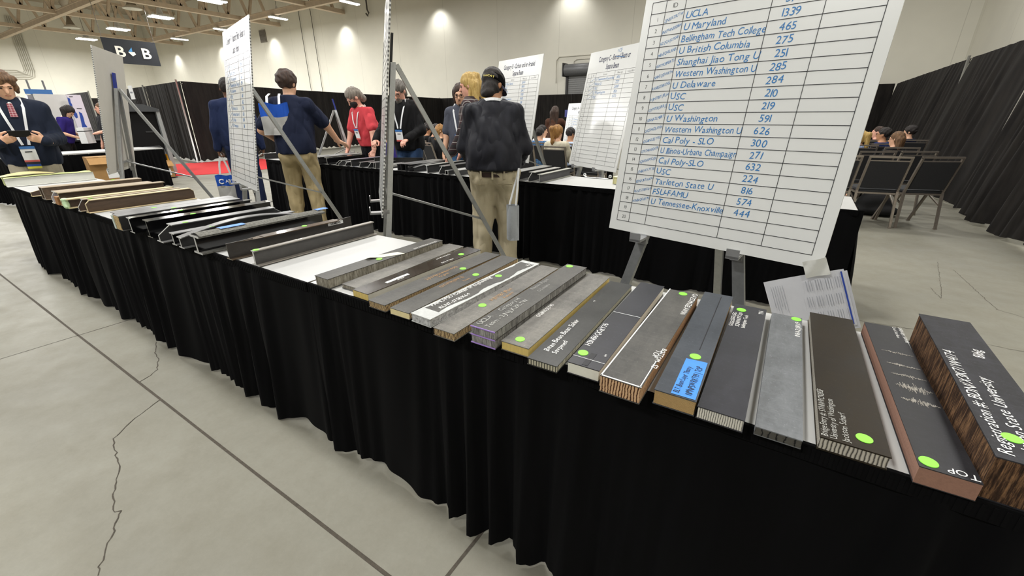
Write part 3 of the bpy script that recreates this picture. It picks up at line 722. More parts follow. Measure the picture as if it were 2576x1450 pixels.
# ------------------------------------------------------------------ flat sandwich beams
DOT = pm('#8ef04a', .5, .03, 20); INKW = pm('#f0f0ec', .6, .05); INKO = pm('#b08a5e', .6, .1); INKG = pm('#a9a9a4', .5, .1)
c7 = lambda x, y: (780+x/4.025, 580+y/4.025); c8 = lambda x, y: (1060+x/4.025, 620+y/4.025); c1 = lambda x, y: (1240+x/3.624, 660+y/3.624)
c2 = lambda x, y: (1740+x/3.021, 740+y/3.021); c3 = lambda x, y: (2020+x/2.685, 760+y/2.685)
C_GREY = carbon('carbon_grey', '#3d3c3a', '#5e5c58', .5, 8); C_LITE = carbon('carbon_light', '#4c4a47', '#86837c', .5, 5); C_DARK = carbon('carbon_dark', '#26262a', '#34343a', .4, 12)
C_GLOSS = carbon('carbon_gloss', '#231f1d', '#332b27', .2, 9, .6); C_BRN = carbon('carbon_brown', '#201b14', '#2b2419', .4, 10, spec=.15); C_BLUE = carbon('carbon_blue', '#33373d', '#4a4e55', .4, 7)
C_PALE = carbon('carbon_pale', '#57595b', '#74777a', .55, 14); C_BLK = carbon('carbon_black', '#17171a', '#2c2c30', .45, 16)
F_WHITE = pm('#d9d8cc', .8, .05, 60, bump=.1); F_CREAM = pm('#d9cb9b', .8, .06, 60, bump=.1); F_YEL = pm('#c9b169', .8, .12, 24, stretch=(6, 6, .6), bump=.15); F_RED = pm('#8a6757', .95, .1, 220, bump=.4)
H_GREY = fray('torn_grey', '#4b463e', '#837d70', '#b5b0a3'); H_BRN = honey('cells_brown', '#1a100b', '#bfa67c', 640, .3, '#6a5038'); H_ORG = honey('cells_orange', '#2f1a10', '#cdaa85', 490, .3, '#8e6545')
H_UC = fray('torn_ucla', '#1c1b1b', '#7d7b78', '#c2c0bb', 90); H_BEAN = honey('cells_wide', '#23221e', '#b9b49f', 430, .08, '#8f8b7b'); H_DIAG = honey('cells_slanted', '#5d4526', '#d3b27c', 1100, .2, '#b8945f', slant=1.3)
H_FINE = honey('cells_fine', '#3b3a38', '#d6d3c8', 740, .1); H_BE = honey('cells_bridge', '#46433f', '#b9b4a8', 520, .15, '#8d887e'); H_DK = honey('cells_dark', '#141414', '#4a4843', 240, .5); H_BIG = fray('torn_bark', '#170f0b', '#3c2a1e', '#8d6b4c', 60)  # H_DK: near-black cells of the thin pale-grey beam with the torn end
SPECK = pm('#a7a8a9', .6, .6, 120)
def sandwich(label, cx, cy, ang, L, w, t, skin_m, core_m, dot=None, texts=(), end_m=None, sk=.002, z0=ZT, extra=None):
    T = thing('sandwich_beam', label, 'beam', (cx, cy, z0+.0006), R(ang), 'flat sandwich beams on the front table')
    Mi = (Matrix.Translation(T.location) @ Matrix.Rotation(R(ang), 4, 'Z')).inverted()
    mb = MB(); ny = 24
    q = random.Random(label); a, l = w/2-.0015, L/2-.0015
    mb.box((0, 0, t/2), (2*a, 2*l, t-2*sk)); mb.build('core', core_m, T)
    for z, nm in ((t-sk/2, 'top_skin'), (sk/2, 'bottom_skin')):
        mb = MB(); mb.box((0, 0, z), (w, L, sk)); mb.build(nm, skin_m, T)
    if end_m:
        mb = MB()
        for s in (-1, 1): mb.box((0, s*(l+.0006), t/2), (2*a+.002, .0016, t-2*sk))
        mb.build('foam_end', end_m, T)
    lp = lambda px, py, z=t: Mi @ at(px, py, T.location.z+z)
    if dot:
        p = lp(*dot); mb = MB(); mb.lathe([(.0, .0012), (.0125, .0012), (.0128, .0002)], (p.x, p.y, t), 24); mb.build('sticker', DOT, T)
    groups = {}
    for s, px, py, size, dr, ink, kw in texts:
        p = lp(px, py); mb = groups.setdefault(ink.name, (MB(), ink))[0]
        ex, ey = {'f': ((0, 1, 0), (-1, 0, 0)), 'b': ((0, -1, 0), (1, 0, 0)), 'x': ((-1, 0, 0), (0, -1, 0)), 'X': ((1, 0, 0), (0, 1, 0))}[dr]
        text(mb, s, (p.x, p.y, t+.0008), ex, ey, size, **kw)
    for mb, ink in groups.values(): mb.build('lettering', ink, T)
    if extra: extra(T, lp, w, L, t)
    return T
HW = dict(style='t', jit=.7); HB = dict(style='n', jit=.8); HX = dict(style='n', jit=.8, shear=.1)
def ex1(T, lp, w, L, t):                     # curled paper note
    a = lp(*c7(555, 290)); b = lp(*c7(930, 230)); mb = MB()
    mb.grid(lambda u, v: (a.x*(1-u)+b.x*u-.012+.044*(v-.3), a.y+(b.y-a.y)*u, t+.001+.010*max(0, .35-u)*3*abs(v-.2)), 14, 4); mb.build('paper_note', pm('#e3dfc3', .6), T, True)
    p = lp(*c7(700, 293)); mb = MB(); mb.lathe([(0, .0022), (.012, .0022), (.0125, .0012)], (p.x, p.y, t), 20); mb.build('sticker', DOT, T)
sandwich('grey sandwich beam with ragged open cells and a cream paper note on top', -1.338, 1.121, -.6, .597, .076, .037, C_GREY, H_GREY, None, [('MN ANZDSR2ANZS', *c7(1060, 190), .016, 'f', INKW, HB)], extra=ex1)
sandwich('thin dull grey sandwich beam half under the glossy brown-black one', -1.238, 1.153, 1.2, .596, .085, .016, C_LITE, H_GREY)
def ex3(T, lp, w, L, t):
    for (x0, y0, x1, y1) in ((770, 525, 860, 505), (865, 490, 985, 450)):
        a, b = lp(*c7(x0, y0)), lp(*c7(x1, y1)); mb = MB(); mb.box(((a.x+b.x)/2, (a.y+b.y)/2, t+.0007), (.014, abs(b.y-a.y)*1.3, .0008)); mb.build('white_label', M_WHITE, T)
sandwich('glossy brown-black sandwich beam mirroring the lights, pale grey sides', -1.129, 1.125, -1.5, .600, .078, .026, C_GLOSS, pm('#b4b2a8', .7, .06, 30), c7(1530, 243), [('TARLETON ST', *c7(1410, 240), .013, 'b', INKW, HB), ('7002 8 7002', *c7(1440, 285), .013, 'b', INKW, HB), ('SIEMENS', *c7(890, 505), .009, 'f', INKW, HB)], F_YEL, extra=ex3)
sandwich('grey sandwich beam on brown open cells, two rows of tan letters', -1.019, 1.105, -1.0, .617, .078, .024, C_GREY, H_BRN, c7(1548, 388), [('2JNVBDNNNY45Q', *c7(1185, 505), .021, 'f', INKO, HB), ('Virginia', *c7(1310, 480), .018, 'f', INKO, HB)])
sandwich('grey sandwich beam with cream foam ends and brown ribbed sides', -.926, 1.107, .5, .620, .080, .022, C_GREY, H_BRN, c7(1678, 450), [('GYNTRJSRRJJ', *c7(1330, 580), .02, 'f', INKO, HB), ('Team', *c7(1560, 520), .016, 'f', INKO, HB)], F_CREAM)
def ex6(T, lp, w, L, t):                     # pale resin around a dark patch
    mb = MB(); q = random.Random(3); n = 40
    def f(u, v): return ((-w/2+.004+.010*(1+math.sin(u*23))*.25+.004*q.random()) if v == 0 else (w/2-.012-.006*math.sin(u*17)-.004*q.random()), -L/2+.05+(L-.075)*u, t+.0006)
    mb.grid(f, n, 1); mb.build('dark_patch', C_GREY, T)
sandwich('sandwich beam with whitish resin rim, marbled ends and bold white writing', -.823, 1.094, -2.0, .599, .079, .027, pm('#b9bbb9', .45, .2, 18), SPECK, c7(1908, 462), [('FAMU-FSU College of Engineering', *c7(1245, 770), .021, 'f', INKW, HX), ('RLN7-575BX64', *c7(1330, 795), .021, 'f', INKW, HX), ('574g', *c7(2245, 330), .02, 'b', INKW, HX)], extra=ex6)
sandwich('sandwich beam on tan corrugated cells with light far end', -.724, 1.078, .6, .623, .075, .024, C_LITE, H_BRN, c7(1745, 760), [('HJNTBYJFLH', *c7(1850, 715), .021, 'f', INKO, HB), ('Auburn', *c7(1975, 690), .018, 'f', INKO, HB)])
def ex8(T, lp, w, L, t):
    mb = MB(); mb.box((0, 0, t/2), (w-.001, L-.001, .0025)); mb.build('middle_skin', C_GREY, T)
    mb = MB()
    for z in (.0015, t/2, t-.0015): mb.box((0, -L/2-.0008, z), (w, .0016, .0032))
    mb.build('purple_edge', pm('#a184cc', .6, .1, 60), T)
sandwich('thick two-storey sandwich beam with purple painted end edges', -.608, 1.088, .4, .591, .079, .051, C_GREY, H_UC, c8(1500, 203), [('UCLA', *c8(600, 795), .024, 'f', INKG, HB), ('Category H', *c8(815, 655), .020, 'f', INKG, HB), ('Team - 2JNJLK29LTW', *c8(680, 825), .022, 'f', INKG, HB), ('Nathan Poyan', *c8(1135, 440), .019, 'f', INKG, HW), ('O Leaders', *c8(1200, 460), .017, 'f', INKG, HW)], extra=ex8)
sandwich('smeared grey sandwich beam with yellow foam core, next to purple-edged one', -.520, 1.100, 1.3, .595, .082, .026, C_LITE, F_YEL, c8(1000, 943), [('GG8N55JY45', *c8(1190, 720), .018, 'f', INKW, HX)])
sandwich('dark sandwich beam with wide open cells, whimsical bold white writing', -.429, 1.079, 1.7, .603, .080, .019, carbon('carbon_bean', '#242423', '#393937', .35, 14), H_BEAN, None, [('Bean Bean Bean Sahur', *c8(1285, 1065), .022, 'f', INKW, HX), ('Savpmed', *c8(1365, 1095), .02, 'f', INKW, HX), ('T', *c8(1730, 560), .015, 'X', INKW, HB)])
def ex11(T, lp, w, L, t):
    mb = MB()
    for py, wd in ((-L/2+.034, .0012), (.02, .0015)): mb.box((0, py, t+.0005), (w, wd, .0006))
    mb.build('scribed_line', M_WHITE, T)
    a = lp(*c1(860, 910)); mb = MB(); mb.box((a.x, -L/2+.035, t+.0004), (.014, .06, .0006)); mb.build('tape_patch', C_BLK, T)
sandwich('dark sandwich beam on thick white foam, scribed white lines across it', -.328, 1.096, 1.1, .600, .079, .031, C_DARK, F_WHITE, c8(1638, 1080), [('H3NB6QG8Y76', *c1(885, 765), .021, 'f', INKW, HB), ('S', *c1(1010, 860), .014, 'X', INKW, HB)], extra=ex11)
def ex12(T, lp, w, L, t):
    mb = MB(); mb.box((-w/2+.002, 0, t+.0006), (.003, L, .0012)); mb.box((0, -L/2+.0015, t+.0006), (w, .003, .0012)); mb.box((w/2-.003, -L/2+.06, t+.0006), (.002, .12, .0012)); mb.build('glue_bead', M_WHITE, T)
    mb = MB(); mb.box((-w/2-.001, 0, t*.55), (.002, L*.98, t*.6)); mb.build('side_board', pm('#b39a7c', .7, .1, 12), T)
sandwich('tall sandwich beam on rust-orange cells with white glue bead on its rim', -.224, 1.061, -.1, .588, .090, .042, C_GREY, H_ORG, c1(1733, 290), [('QAZZMNZELANSN', *c1(1825, 290), .02, 'b', INKW, HB), ('TOP', *c1(1490, 800), .02, 'b', INKW, HX), ('BOTTOM', *c1(1545, 790), .016, 'b', INKW, HB), ('S2', *c1(1460, 930), .018, 'b', INKW, HX)], extra=ex12)
def ex13(T, lp, w, L, t):
    q = [lp(*c1(x, y)) for x, y in ((1620, 1195), (1845, 1262), (1958, 922), (1762, 878))]; cx = sum(p.x for p in q)/4; cy = sum(p.y for p in q)/4
    mb = MB(); mb.add([(p.x, p.y, t+.0009) for p in q], [(0, 1, 2, 3)]); B = mb.build('tape_label', pm('#3f86d8', .5, .08, 14), T)
    mb = MB(); a = lp(*c1(1690, 1195)); text(mb, 'BLT: Beam Layer Theory', (a.x, a.y, t+.0016), (.05, 1, 0), (-1, .05, 0), .017, 'n', jit=.8, maxw=.115)
    a = lp(*c1(1808, 1225)); text(mb, 'NMNP5WRRT99 | TOP', (a.x, a.y, t+.0016), (.02, 1, 0), (-1, .02, 0), .019, 'n', jit=.8, maxw=.125); mb.build('tape_writing', pm('#15181d', .6), B)
    mb = MB(); mb.box((w*.12, .1, t+.0005), (.002, .38, .0006)); mb.build('scored_line', C_BLK, T)
sandwich('sandwich beam with a bright blue written tape label, tan slanted grain', -.122, 1.098, 1.1, .621, .083, .036, C_BLUE, H_DIAG, c1(1845, 862), (), extra=ex13)
sandwich('dark grey sandwich beam with fine white cells, right of the blue-taped one', -.031, 1.080, .4, .587, .085, .029, C_DARK, H_FINE, c2(377, 122), [('GGGGGGGGGG', *c2(310, 245), .014, 'f', INKW, HX), ('SQNXNUP7CG1V', *c2(355, 250), .014, 'f', INKW, HB), ('Bellingham Tech', *c2(402, 262), .014, 'f', INKW, HB), ('TN', *c2(545, 160), .018, 'f', INKW, HB)])
sandwich('thin pale-grey sandwich beam with a dark torn front end', .066, 1.091, .8, .590, .076, .019, C_PALE, H_DK, c2(795, 193), [('INRAZ1J0RV9', *c2(825, 330), .017, 'f', INKW, HB)], H_DK)
sandwich('wide olive-black sandwich beam with three handwritten lines near its front', .175, 1.121, 1.4, .611, .101, .028, C_BRN, H_BE, c2(1312, 1100), [('Bridge Entry #: 5YNNVRCN2BSF', *c2(1035, 1085), .0155, 'f', INKG, dict(style='n', jit=.8, maxw=.165)), ('University of Washington', *c2(1110, 1110), .0155, 'f', INKG, dict(style='n', jit=.8, maxw=.135)), ('Jackson Scharf', *c2(1200, 1135), .0155, 'f', INKG, dict(style='n', jit=.8, maxw=.095))], sk=.0025)
def ex17(T, lp, w, L, t):
    q = random.Random(5); mb = MB()
    for (y0, wd) in ((.135, .008), (.07, .009), (.02, .011), (-.03, .03), (-.085, .018)):
        for k in range(44):
            x = -w*.32+w*.78*k/44; f_ = math.sin(PI*(k+4)/50)**1.5; mb.box((x, y0-.004*k/44+q.uniform(-.35, .35)*wd*f_, t+.0005), (w*.78/44*q.uniform(.3, 1.0), wd*f_*q.uniform(.3, 1.3), .0005))
    mb.build('scuff_mark', pm('#98938a', .6, .3, 50), T)
sandwich('dark scuffed sandwich beam on reddish-brown foam', .291, 1.111, 2.2, .605, .076, .035, C_BLK, F_RED, c3(848, 1083), [('TOP', *c3(1188, 1182), .020, 'x', INKW, HX), ('SARAAB9 / 5ANAR', *c3(640, 175), .011, 'b', INKW, HB), ('Crash-Test Bean', *c3(600, 170), .010, 'b', INKW, HB)], F_RED, sk=.0016, extra=ex17)
sandwich('very tall black sandwich beam on dark brown bark-like cells, rightmost on the table', .392, 1.123, -.1, .598, .097, .082, carbon('carbon_felt', '#1a1a1d', '#3a3a40', .6, 22), H_BIG, c3(1412, 922), [('Registration #: BDN/X3K7/W4/74', *c3(1440, 1050), .026, 'f', INKW, dict(style='n', jit=.7, shear=.2, maxw=.37)), ('Tarleton State University', *c3(1668, 1150), .026, 'f', INKW, dict(style='n', jit=.7, shear=.2, maxw=.43)), ('816g', *c3(1235, 388), .026, 'f', INKW, HX)])
# ------------------------------------------------------------------ I-beams
def ibeam(label, x, y, ang, L, Hh, wt, wb, web, flange, edge=None, tw=.005, tf=.004, ch=0, chz=.4, top=(0, 1), arch=0, dot=None, dz=0, box=False, grp='I-beams on the front table', tilt=0, fb=None, hollow=True):
    T = thing('composite_beam', label, 'beam', (x, y, ZT+.0008+dz), R(ang), grp)
    if tilt: T.rotation_euler = (R(tilt), 0, R(ang))
    a = L/2; prof = [(-a, tf), (-a, tf+(Hh-2*tf)*chz), (-a+ch, Hh-tf), (a-ch, Hh-tf), (a, tf+(Hh-2*tf)*chz), (a, tf)] if ch else [(-a, tf), (-a, Hh-tf), (a, Hh-tf), (a, tf)]
    Mx = Matrix(((0, 0, 1, 0), (1, 0, 0, 0), (0, 1, 0, 0), (0, 0, 0, 1)))
    if arch:
        n = 16; prof = [(-a, tf)]+[(-a+2*a*k/n, Hh-tf+arch*math.sin(PI*k/n)) for k in range(n+1)]+[(a, tf)]
    offs = (-wb/2+tw, wb/2-tw) if box else (0,)
    for o in offs:
        mb = MB(); mb.prism(prof, o-tw/2, o+tw/2, Mx); mb.build('web', web, T)
    y0, y1 = -a+ch+top[0]*(2*a-2*ch), -a+ch+top[1]*(2*a-2*ch)
    mb = MB()
    if arch:
        zz = lambda u: Hh-tf+arch*math.sin(PI*(y0+(y1-y0)*u+a)/(2*a))
        mb.grid(lambda u, v: (-wt/2+wt*v, y0+(y1-y0)*u, zz(u)+tf), 16, 1); mb.grid(lambda u, v: (-wt/2+wt*v, y0+(y1-y0)*u, zz(u)), 16, 1)
        for s in (-1, 1): mb.grid(lambda u, v: (s*wt/2, y0+(y1-y0)*u, zz(u)+tf*v), 16, 1)
        for yy, u in ((y0, 0), (y1, 1)): mb.quad((-wt/2, yy, zz(u)), (wt/2, yy, zz(u)), (wt/2, yy, zz(u)+tf), (-wt/2, yy, zz(u)+tf))
    else: mb.box((0, (y0+y1)/2, Hh-tf/2), (wt, y1-y0, tf))
    mb.build('top_flange', flange, T)
    mb = MB(); mb.box((0, 0, tf/2), (wb, L, tf)); mb.build('bottom_flange', fb or flange, T)
    if edge:
        mb = MB(); m = 3 if ch else 2
        for o in offs:
            for (p, q) in zip(prof[:m-1], prof[1:m]): mb.bar((o, p[0]-.0006, p[1]), (o, q[0]-.0006, q[1]), tw+.001, .002, (1, 0, 0))
        mb.box((0, y0-.0008, Hh-tf/2), (wt, .0014, tf+.0008)); mb.box((0, -a-.0008, tf/2), (wb, .0014, tf+.0006))
        if ch: mb.bar((0, a+.0006, prof[4][1]), (0, a-ch+.0006, Hh-tf), tw+.001, .002)
        mb.build('cut_edge', edge, T)
    if dot:
        Mi = (Matrix.Translation(T.location) @ Matrix.Rotation(R(ang), 4, 'Z')).inverted(); z = Hh+arch*.6; p = Mi @ at(dot[0], dot[1], T.location.z+z)
        mb = MB(); mb.lathe([(0, .0014), (.0125, .0014), (.0128, .0)], (max(-wt/2+.012, min(wt/2-.012, p.x)), p.y, z), 20); mb.build('sticker', DOT, T)
    return T
GLB = pm('#0c0c0e', .12, .2, 20, coat=.6); MTB = pm('#232325', .5, .2, 30, stretch=(1, .2, 1)); EDG = pm('#b9b9b6', .6, .1, 60); GRY = pm('#6a6a6a', .35, .15, 20); BRW = pm('#4a3a2d', .7, .25, 60, stretch=(1, .2, 1)); BRF = pm('#9f8f78', .6, .15, 14, stretch=(1, .15, 1))
TAN = pm('#c9b993', .7, .12, 40); GRN = pm('#b9c083', .6, .14, 30, stretch=(1, .15, 1)); WHB = pm('#cfcfc8', .5, .04, 9)
# pale green and white beam at the far left
T = thing('composite_beam', 'white-sided beam with torn yellow-green fibre top at the far left table end', 'beam', (-5.885, 1.10, ZT+.001), R(-.5), 'I-beams on the front table')
mb = MB(); mb.box((.045, 0, .037), (.006, .60, .066)); mb.box((.06, 0, .002), (.07, .60, .004)); mb.build('web', WHB, T)
mb = MB(); mb.box((-.03, .002, .036), (.14, .59, .064)); mb.build('fibre_core', GRN, T)
mb = MB(); mb.grid(lambda u, v: (.058-.2*v, -.30+.60*u, .0715+.004*math.sin(v*9+u*3)+.003*math.sin(u*21)*v), 30, 8); mb.build('top_flange', GRN, T, True)
mb = MB(); mb.grid(lambda u, v: (-.06-.11*v, -.30+.36*u, .076+.026*math.sin(PI*u)*(.4+.6*v)), 20, 5); mb.build('lifted_skin', pm('#c9bd85', .6, .1, 20), T, True)
BRN_H = pm('#3f3027', .65, .25, 60, stretch=(1, .2, 1))
ibeam('short-ended dark brown beam with a low tapering nose, next to the white-sided one', -4.95, 1.09, .5, .61, .062, .03, .06, BRN_H, BRN_H, TAN, ch=.12, chz=.5, fb=TAN)
ibeam('brown box beam with frayed grey end and split sides, among the brown beams', -4.68, 1.10, -.8, .60, .09, .10, .10, pm('#5a4a3b', .8, .35, 45), BRF, pm('#8f877b', .8, .4, 90), tw=.012, box=True, dot=(284, 453))
ibeam('beam with white six-sided end and bowed pale top, among the brown beams', -4.40, 1.095, -.6, .61, .082, .11, .07, pm('#a9a6ae', .6, .1, 30), BRF, WHB, ch=.02, chz=.55, arch=0.0, tf=.006)
T = ibeam('brown I-beam with light cream flanges and a small wooden block at its nose', -4.225, 1.10, -.4, .61, .092, .07, .07, BRW, BRF, TAN, tf=.005)
mb = MB(); mb.box((-.06, -.27, .03), (.07, .09, .055)); mb.build('end_block', pm('#9a6c3e', .7, .2, 30), T)
ibeam('dark brown I-beam with mint-green tape blob on its near end', -4.08, 1.095, .9, .62, .062, .07, .08, BRN_H, TAN, pm('#b7cfa5', .6, .2, 50), tf=.006)
mb = MB(); S_ = SDF(); S_.ell((.0, -.31, .03), (.022, .018, .026), None, .01); S_.ell((.012, -.312, .012), (.02, .015, .014), None, .01); S_.ell((-.01, -.308, .058), (.03, .02, .01), None, .01)
skin('tape_blob', S_.mesh(.005), pm('#b9d2a8', .6, .15, 60), [q for q in COL.objects if q.get('label', '').startswith('dark brown I-beam with mint')][0], 1)
ibeam('brown I-beam with white-edged slanted web, between mint-taped and round-ended beams', -3.865, 1.10, .3, .61, .076, .05, .05, BRN_H, BRF, EDG, ch=.03, chz=.35, dot=(241, 503))
T = ibeam('brown wood-faced beam with rounded cream-edged ends, rightmost of the brown ones', -3.755, 1.115, .2, .61, .08, .045, .07, BRW, pm('#cdbb95', .55, .15, 12, stretch=(1, .15, 1)), TAN, ch=.022, chz=.72, tw=.012)
# black group
ibeam('dull black I-beam with wide flange, leftmost of the black ones', -3.125, 1.08, -.6, .62, .078, .08, .06, MTB, GRY, None, dot=(395, 525))
T = ibeam('black box beam whose near end shows tan cells and a picture sticker', -3.02, 1.06, -.8, .62, .08, .10, .10, MTB, GRY, None, box=True, dot=(452, 527))
mb = MB(); mb.box((.012, -.308, .04), (.07, .01, .072)); mb.build('cell_end', honey('cells_nose', '#2a1c12', '#c7ad7b', 260, 1.2), T)
mb = MB(); mb.box((-.036, -.314, .04), (.026, .004, .074)); mb.build('end_sticker', pm('#b9c6bf', .5, .3, 30), T)
ibeam('glossy black I-beam, first of the two mirror-bright ones', -2.885, 1.075, -.7, .62, .08, .055, .06, GLB, GLB, EDG, dot=(480, 536))
ibeam('glossy black I-beam, second and longer-topped of the two mirror-bright ones', -2.69, 1.09, -.7, .63, .087, .075, .065, GLB, GLB, None, dot=(521, 547))
ibeam('black I-beam with light-edged slanting web and grey top, beside the glossy ones', -2.535, 1.075, -1.6, .62, .078, .065, .075, MTB, GRY, EDG, ch=.055, chz=.42, dot=(484, 565))
ibeam('low black beam with angular nose behind the arched one', -2.42, 1.08, -1.0, .60, .058, .05, .05, GLB, GRY, EDG)
ibeam('black beam with bowed grey top arching up in the middle', -2.33, 1.08, -1.4, .61, .052, .05, .055, MTB, GRY, EDG, arch=.04, dot=(547, 573))
T = ibeam('big black I-beam with rough grey cap and two blue tape strips', -2.165, 1.085, -1.0, .62, .082, .085, .08, GLB, pm('#5d5c58', .9, .5, 90, bump=.8), EDG, tw=.008, tf=.007, dot=(759, 535))
S_ = MB(); q_ = random.Random(4); S_.grid(lambda u, v: (-.044+.09*v+q_.uniform(-.0012, .0012), -.305+.61*u, .083+.010*math.sin(PI*v)+q_.uniform(-.0011, .0011)), 150, 10); S_.build('rough_cap', pm('#6a6963', .95, .45, 110, bump=.8), T, True)
TAPE = pm('#5f8fe6', .55, .06, 14)
for (p0, p1) in (((536, 572), (610, 563)), ((785, 528), (818, 524))):
    Mi = (Matrix.Translation(T.location) @ Matrix.Rotation(R(-1.0), 4, 'Z')).inverted(); a, b = Mi @ at(*p0, .845), Mi @ at(*p1, .845)
    mb = MB(); mb.grid(lambda u, v: (.0+.045*(v-.5), a.y+(b.y-a.y)*u, .0965-.004*abs(v-.5)), 8, 2); mb.build('tape_strip', TAPE, T)
T = ibeam('black-brown I-beam with pointed blade-shaped glossy top and a white name sticker', -1.955, 1.115, -1.0, .62, .07, .05, .05, pm('#2e2a27', .45, .2, 30), pm('#57493a', .25, .15, 20, coat=.5), None, top=(.24, .86), dot=(757, 567))
mb = MB(); y0, y1 = -.31+.24*.62, -.31+.86*.62
for s, yy in ((-1, y0), (1, y1)): mb.add([(-.025, yy, .068), (.025, yy, .068), (.003, yy+s*(.12 if s < 0 else .04), .068), (-.003, yy+s*(.12 if s < 0 else .04), .068)], [(0, 1, 2, 3)])
mb.build('flange_tip', pm('#57493a', .25, .15, 20, coat=.5), T)
mb = MB()
for s in (-1, 1): mb.box((0, s*.255, .068), (.005, .11, .0042))
mb.build('web_ear', pm('#2e2a27', .45, .2, 30), T)
mb = MB(); mb.box((.0034, .215, .055), (.001, .088, .017)); St = mb.build('name_sticker', M_WHITE, T)
mb = MB(); text(mb, 'SIEMENS', (.0042, .2155, .0495), (0, 1, 0), (0, 0, 1), .0155, 'b', 'c', maxw=.08); mb.build('sticker_print', pm('#101012', .5), St)
T = ibeam('plain dark grey I-beam with narrow top, rightmost of the I-beams', -1.782, 1.125, -.4, .605, .064, .026, .055, pm('#3f3d3c', .5, .15, 18), pm('#8a847c', .4, .1, 18), EDG, tw=.006, dot=(646, 630))
mb = MB(); text(mb, 'TOP', (.006, -.12, .0655), (0, 1, 0), (-1, 0, 0), .018, 'b', jit=.7); text(mb, 'SERNRS HYPERFORM', (.006, .03, .0655), (0, 1, 0), (-1, 0, 0), .014, 'n', jit=.7); mb.build('lettering', INKW, T)
# rear table
def rb(label, px, Hh=.08, wt=.06, wb=.06, ang=0, L=.6, **kw):
    p = aty(px[0], px[1], 3.46); kw.setdefault('edge', EDG); web = kw.pop('web', MTB); fl = kw.pop('fl', GRY)
    return ibeam(label, p.x, 3.73+kw.pop('dy', 0), ang, L, Hh, wt, wb, web, fl, grp='I-beams on the rear table', **kw)
B1 = 'behind the navy polo man'
rb('black I-beam with stacked flat strips at the rear table end, left of the navy polo man', (672, 402), .08, .09, .08)
rb('black box beam at the rear table, just right of the navy polo man', (790, 407), .085, .10, .10, box=True)
rb('grey-topped black I-beam under the outstretched hand of the navy polo man', (812, 409), .09, .09, .07, L=.66)
rb('open black channel beam with white rim before the man in a red T-shirt', (829, 413), .085, .08, .07, fl=GLB, web=GLB)
rb('black truss-ended beam with crossed bracing before the man in a red T-shirt', (855, 418), .055, .06, .06, ch=.05, box=True)
rb('low grey beam between the truss-ended one and the tall white-edged one', (875, 420), .05, .07, .06, ch=.03)
rb('tall I-beam with white front edge and a bluish top, before the red T-shirt', (890, 421), .085, .07, .05, fl=pm('#7d7f8c', .3, .15, 15))
rb('low flat grey beam right of the tall white-edged one', (911, 424), .06, .06, .06, ch=.02)
rb('grey slant-webbed beam left of the easel poles', (932, 426), .062, .09, .09, ch=.05, chz=.2)
rb('narrow twin-web beam beside the slant-webbed one, left of the easel poles', (949, 428), .07, .03, .035, box=True)
T = thing('composite_beam', 'rolled pale tube beam partly behind the easel poles', 'beam', (aty(963, 427, 3.46).x, 3.73, ZT+.026), 0, 'I-beams on the rear table')
mb = MB(); mb.tube([(0, -.29, 0), (0, .29, 0)], .024, 14); mb.build('tube', pm('#8f8e8a', .5, .2, 30), T, True)
mb = MB(); mb.box((0, 0, -.0245), (.05, .58, .003)); mb.build('bottom_flange', MTB, T)
rb('black beam with a tan sticker on its end, just right of the easel poles', (1006, 430), .075, .05, .05, edge=None)
rb('wide black box beam right of the tan-stickered one', (1020, 430), .08, .08, .08, box=True, edge=None)
rb('black I-beam with long grey top between box beam and bent beams', (1035, 432), .08, .07, .05, edge=None)
rb('bent black channel, first of the two curving right of the easel', (1043, 432), .05, .045, .045, ang=-12, arch=.03, edge=None)
rb('bent black channel, second of the two curving right of the easel', (1056, 434), .05, .045, .045, ang=-11, arch=.03, edge=None)
rb('grey I-beam with bright white front edge, crossed by the easel brace', (1080, 437), .085, .05, .045, fl=pm('#9a9a97', .35, .1, 20), edge=M_WHITE)
rb('slant-ended black beam with bright top left of the black-capped person', (1110, 437), .08, .08, .06, ch=.05, chz=.3)
rb('small square black tube beam left of the black-capped person', (1129, 440), .045, .045, .045, box=True)
rb('pi-shaped beam with pale flat top beside the black-capped person', (1155, 442), .06, .09, .06, box=True, tw=.003, fl=pm('#b5b5b2', .4, .08, 20))
rb('pair-topped flat grey beam right of the black-capped person', (1300, 458), .085, .12, .08, ang=-2, fl=pm('#8d8d8b', .3, .15, 14))
rb('grey-topped beam with white slanting nose right of the black-capped person', (1336, 455), .082, .07, .06, ang=-2, ch=.06, chz=.35, fl=pm('#a5a4a0', .35, .12, 14))
rb('dark grey I-beam with pale narrow top, last before the empty white table', (1362, 460), .075, .04, .05, ang=-1, fl=pm('#b5b4ac', .4, .1, 14), web=pm('#464548', .5, .15, 18))
T = ibeam('black I-beam held up at a slant by the bearded man', aty(1000, 398, 3.75).x, 3.76, 12, .6, .06, .06, .06, GLB, MTB, M_WHITE, dz=.04, grp='I-beams on the rear table', tilt=0)
T.rotation_euler = (0, R(-9), R(-62))
p = at(1497, 450, ZT); T = thing('curled_strip', 'white curled strip lying on the empty rear table', 'strip', (p.x, p.y+.05, ZT+.002))
mb = MB(); mb.grid(lambda u, v: (-.13+.26*u+.02*math.cos(u*PI*2)*0, -.02+.04*v, .001+.022*(max(0, abs(u-.5)-.42)/.08)**2), 30, 3)
for s in (-1, 1): mb.tube([(s*(.13+.012*math.cos(t)), 0, .022+.012*math.sin(t)) for t in np.linspace(-1.5, 4, 14)], .004, 6)
mb.build('strip', M_WHITE, T, True)
p = at(1548, 462, ZT); T = thing('foam_beam', 'pale yellow framed foam block on the rear table behind the big scoreboard', 'beam', (p.x+.06, p.y+.1, ZT+.001), R(-8))
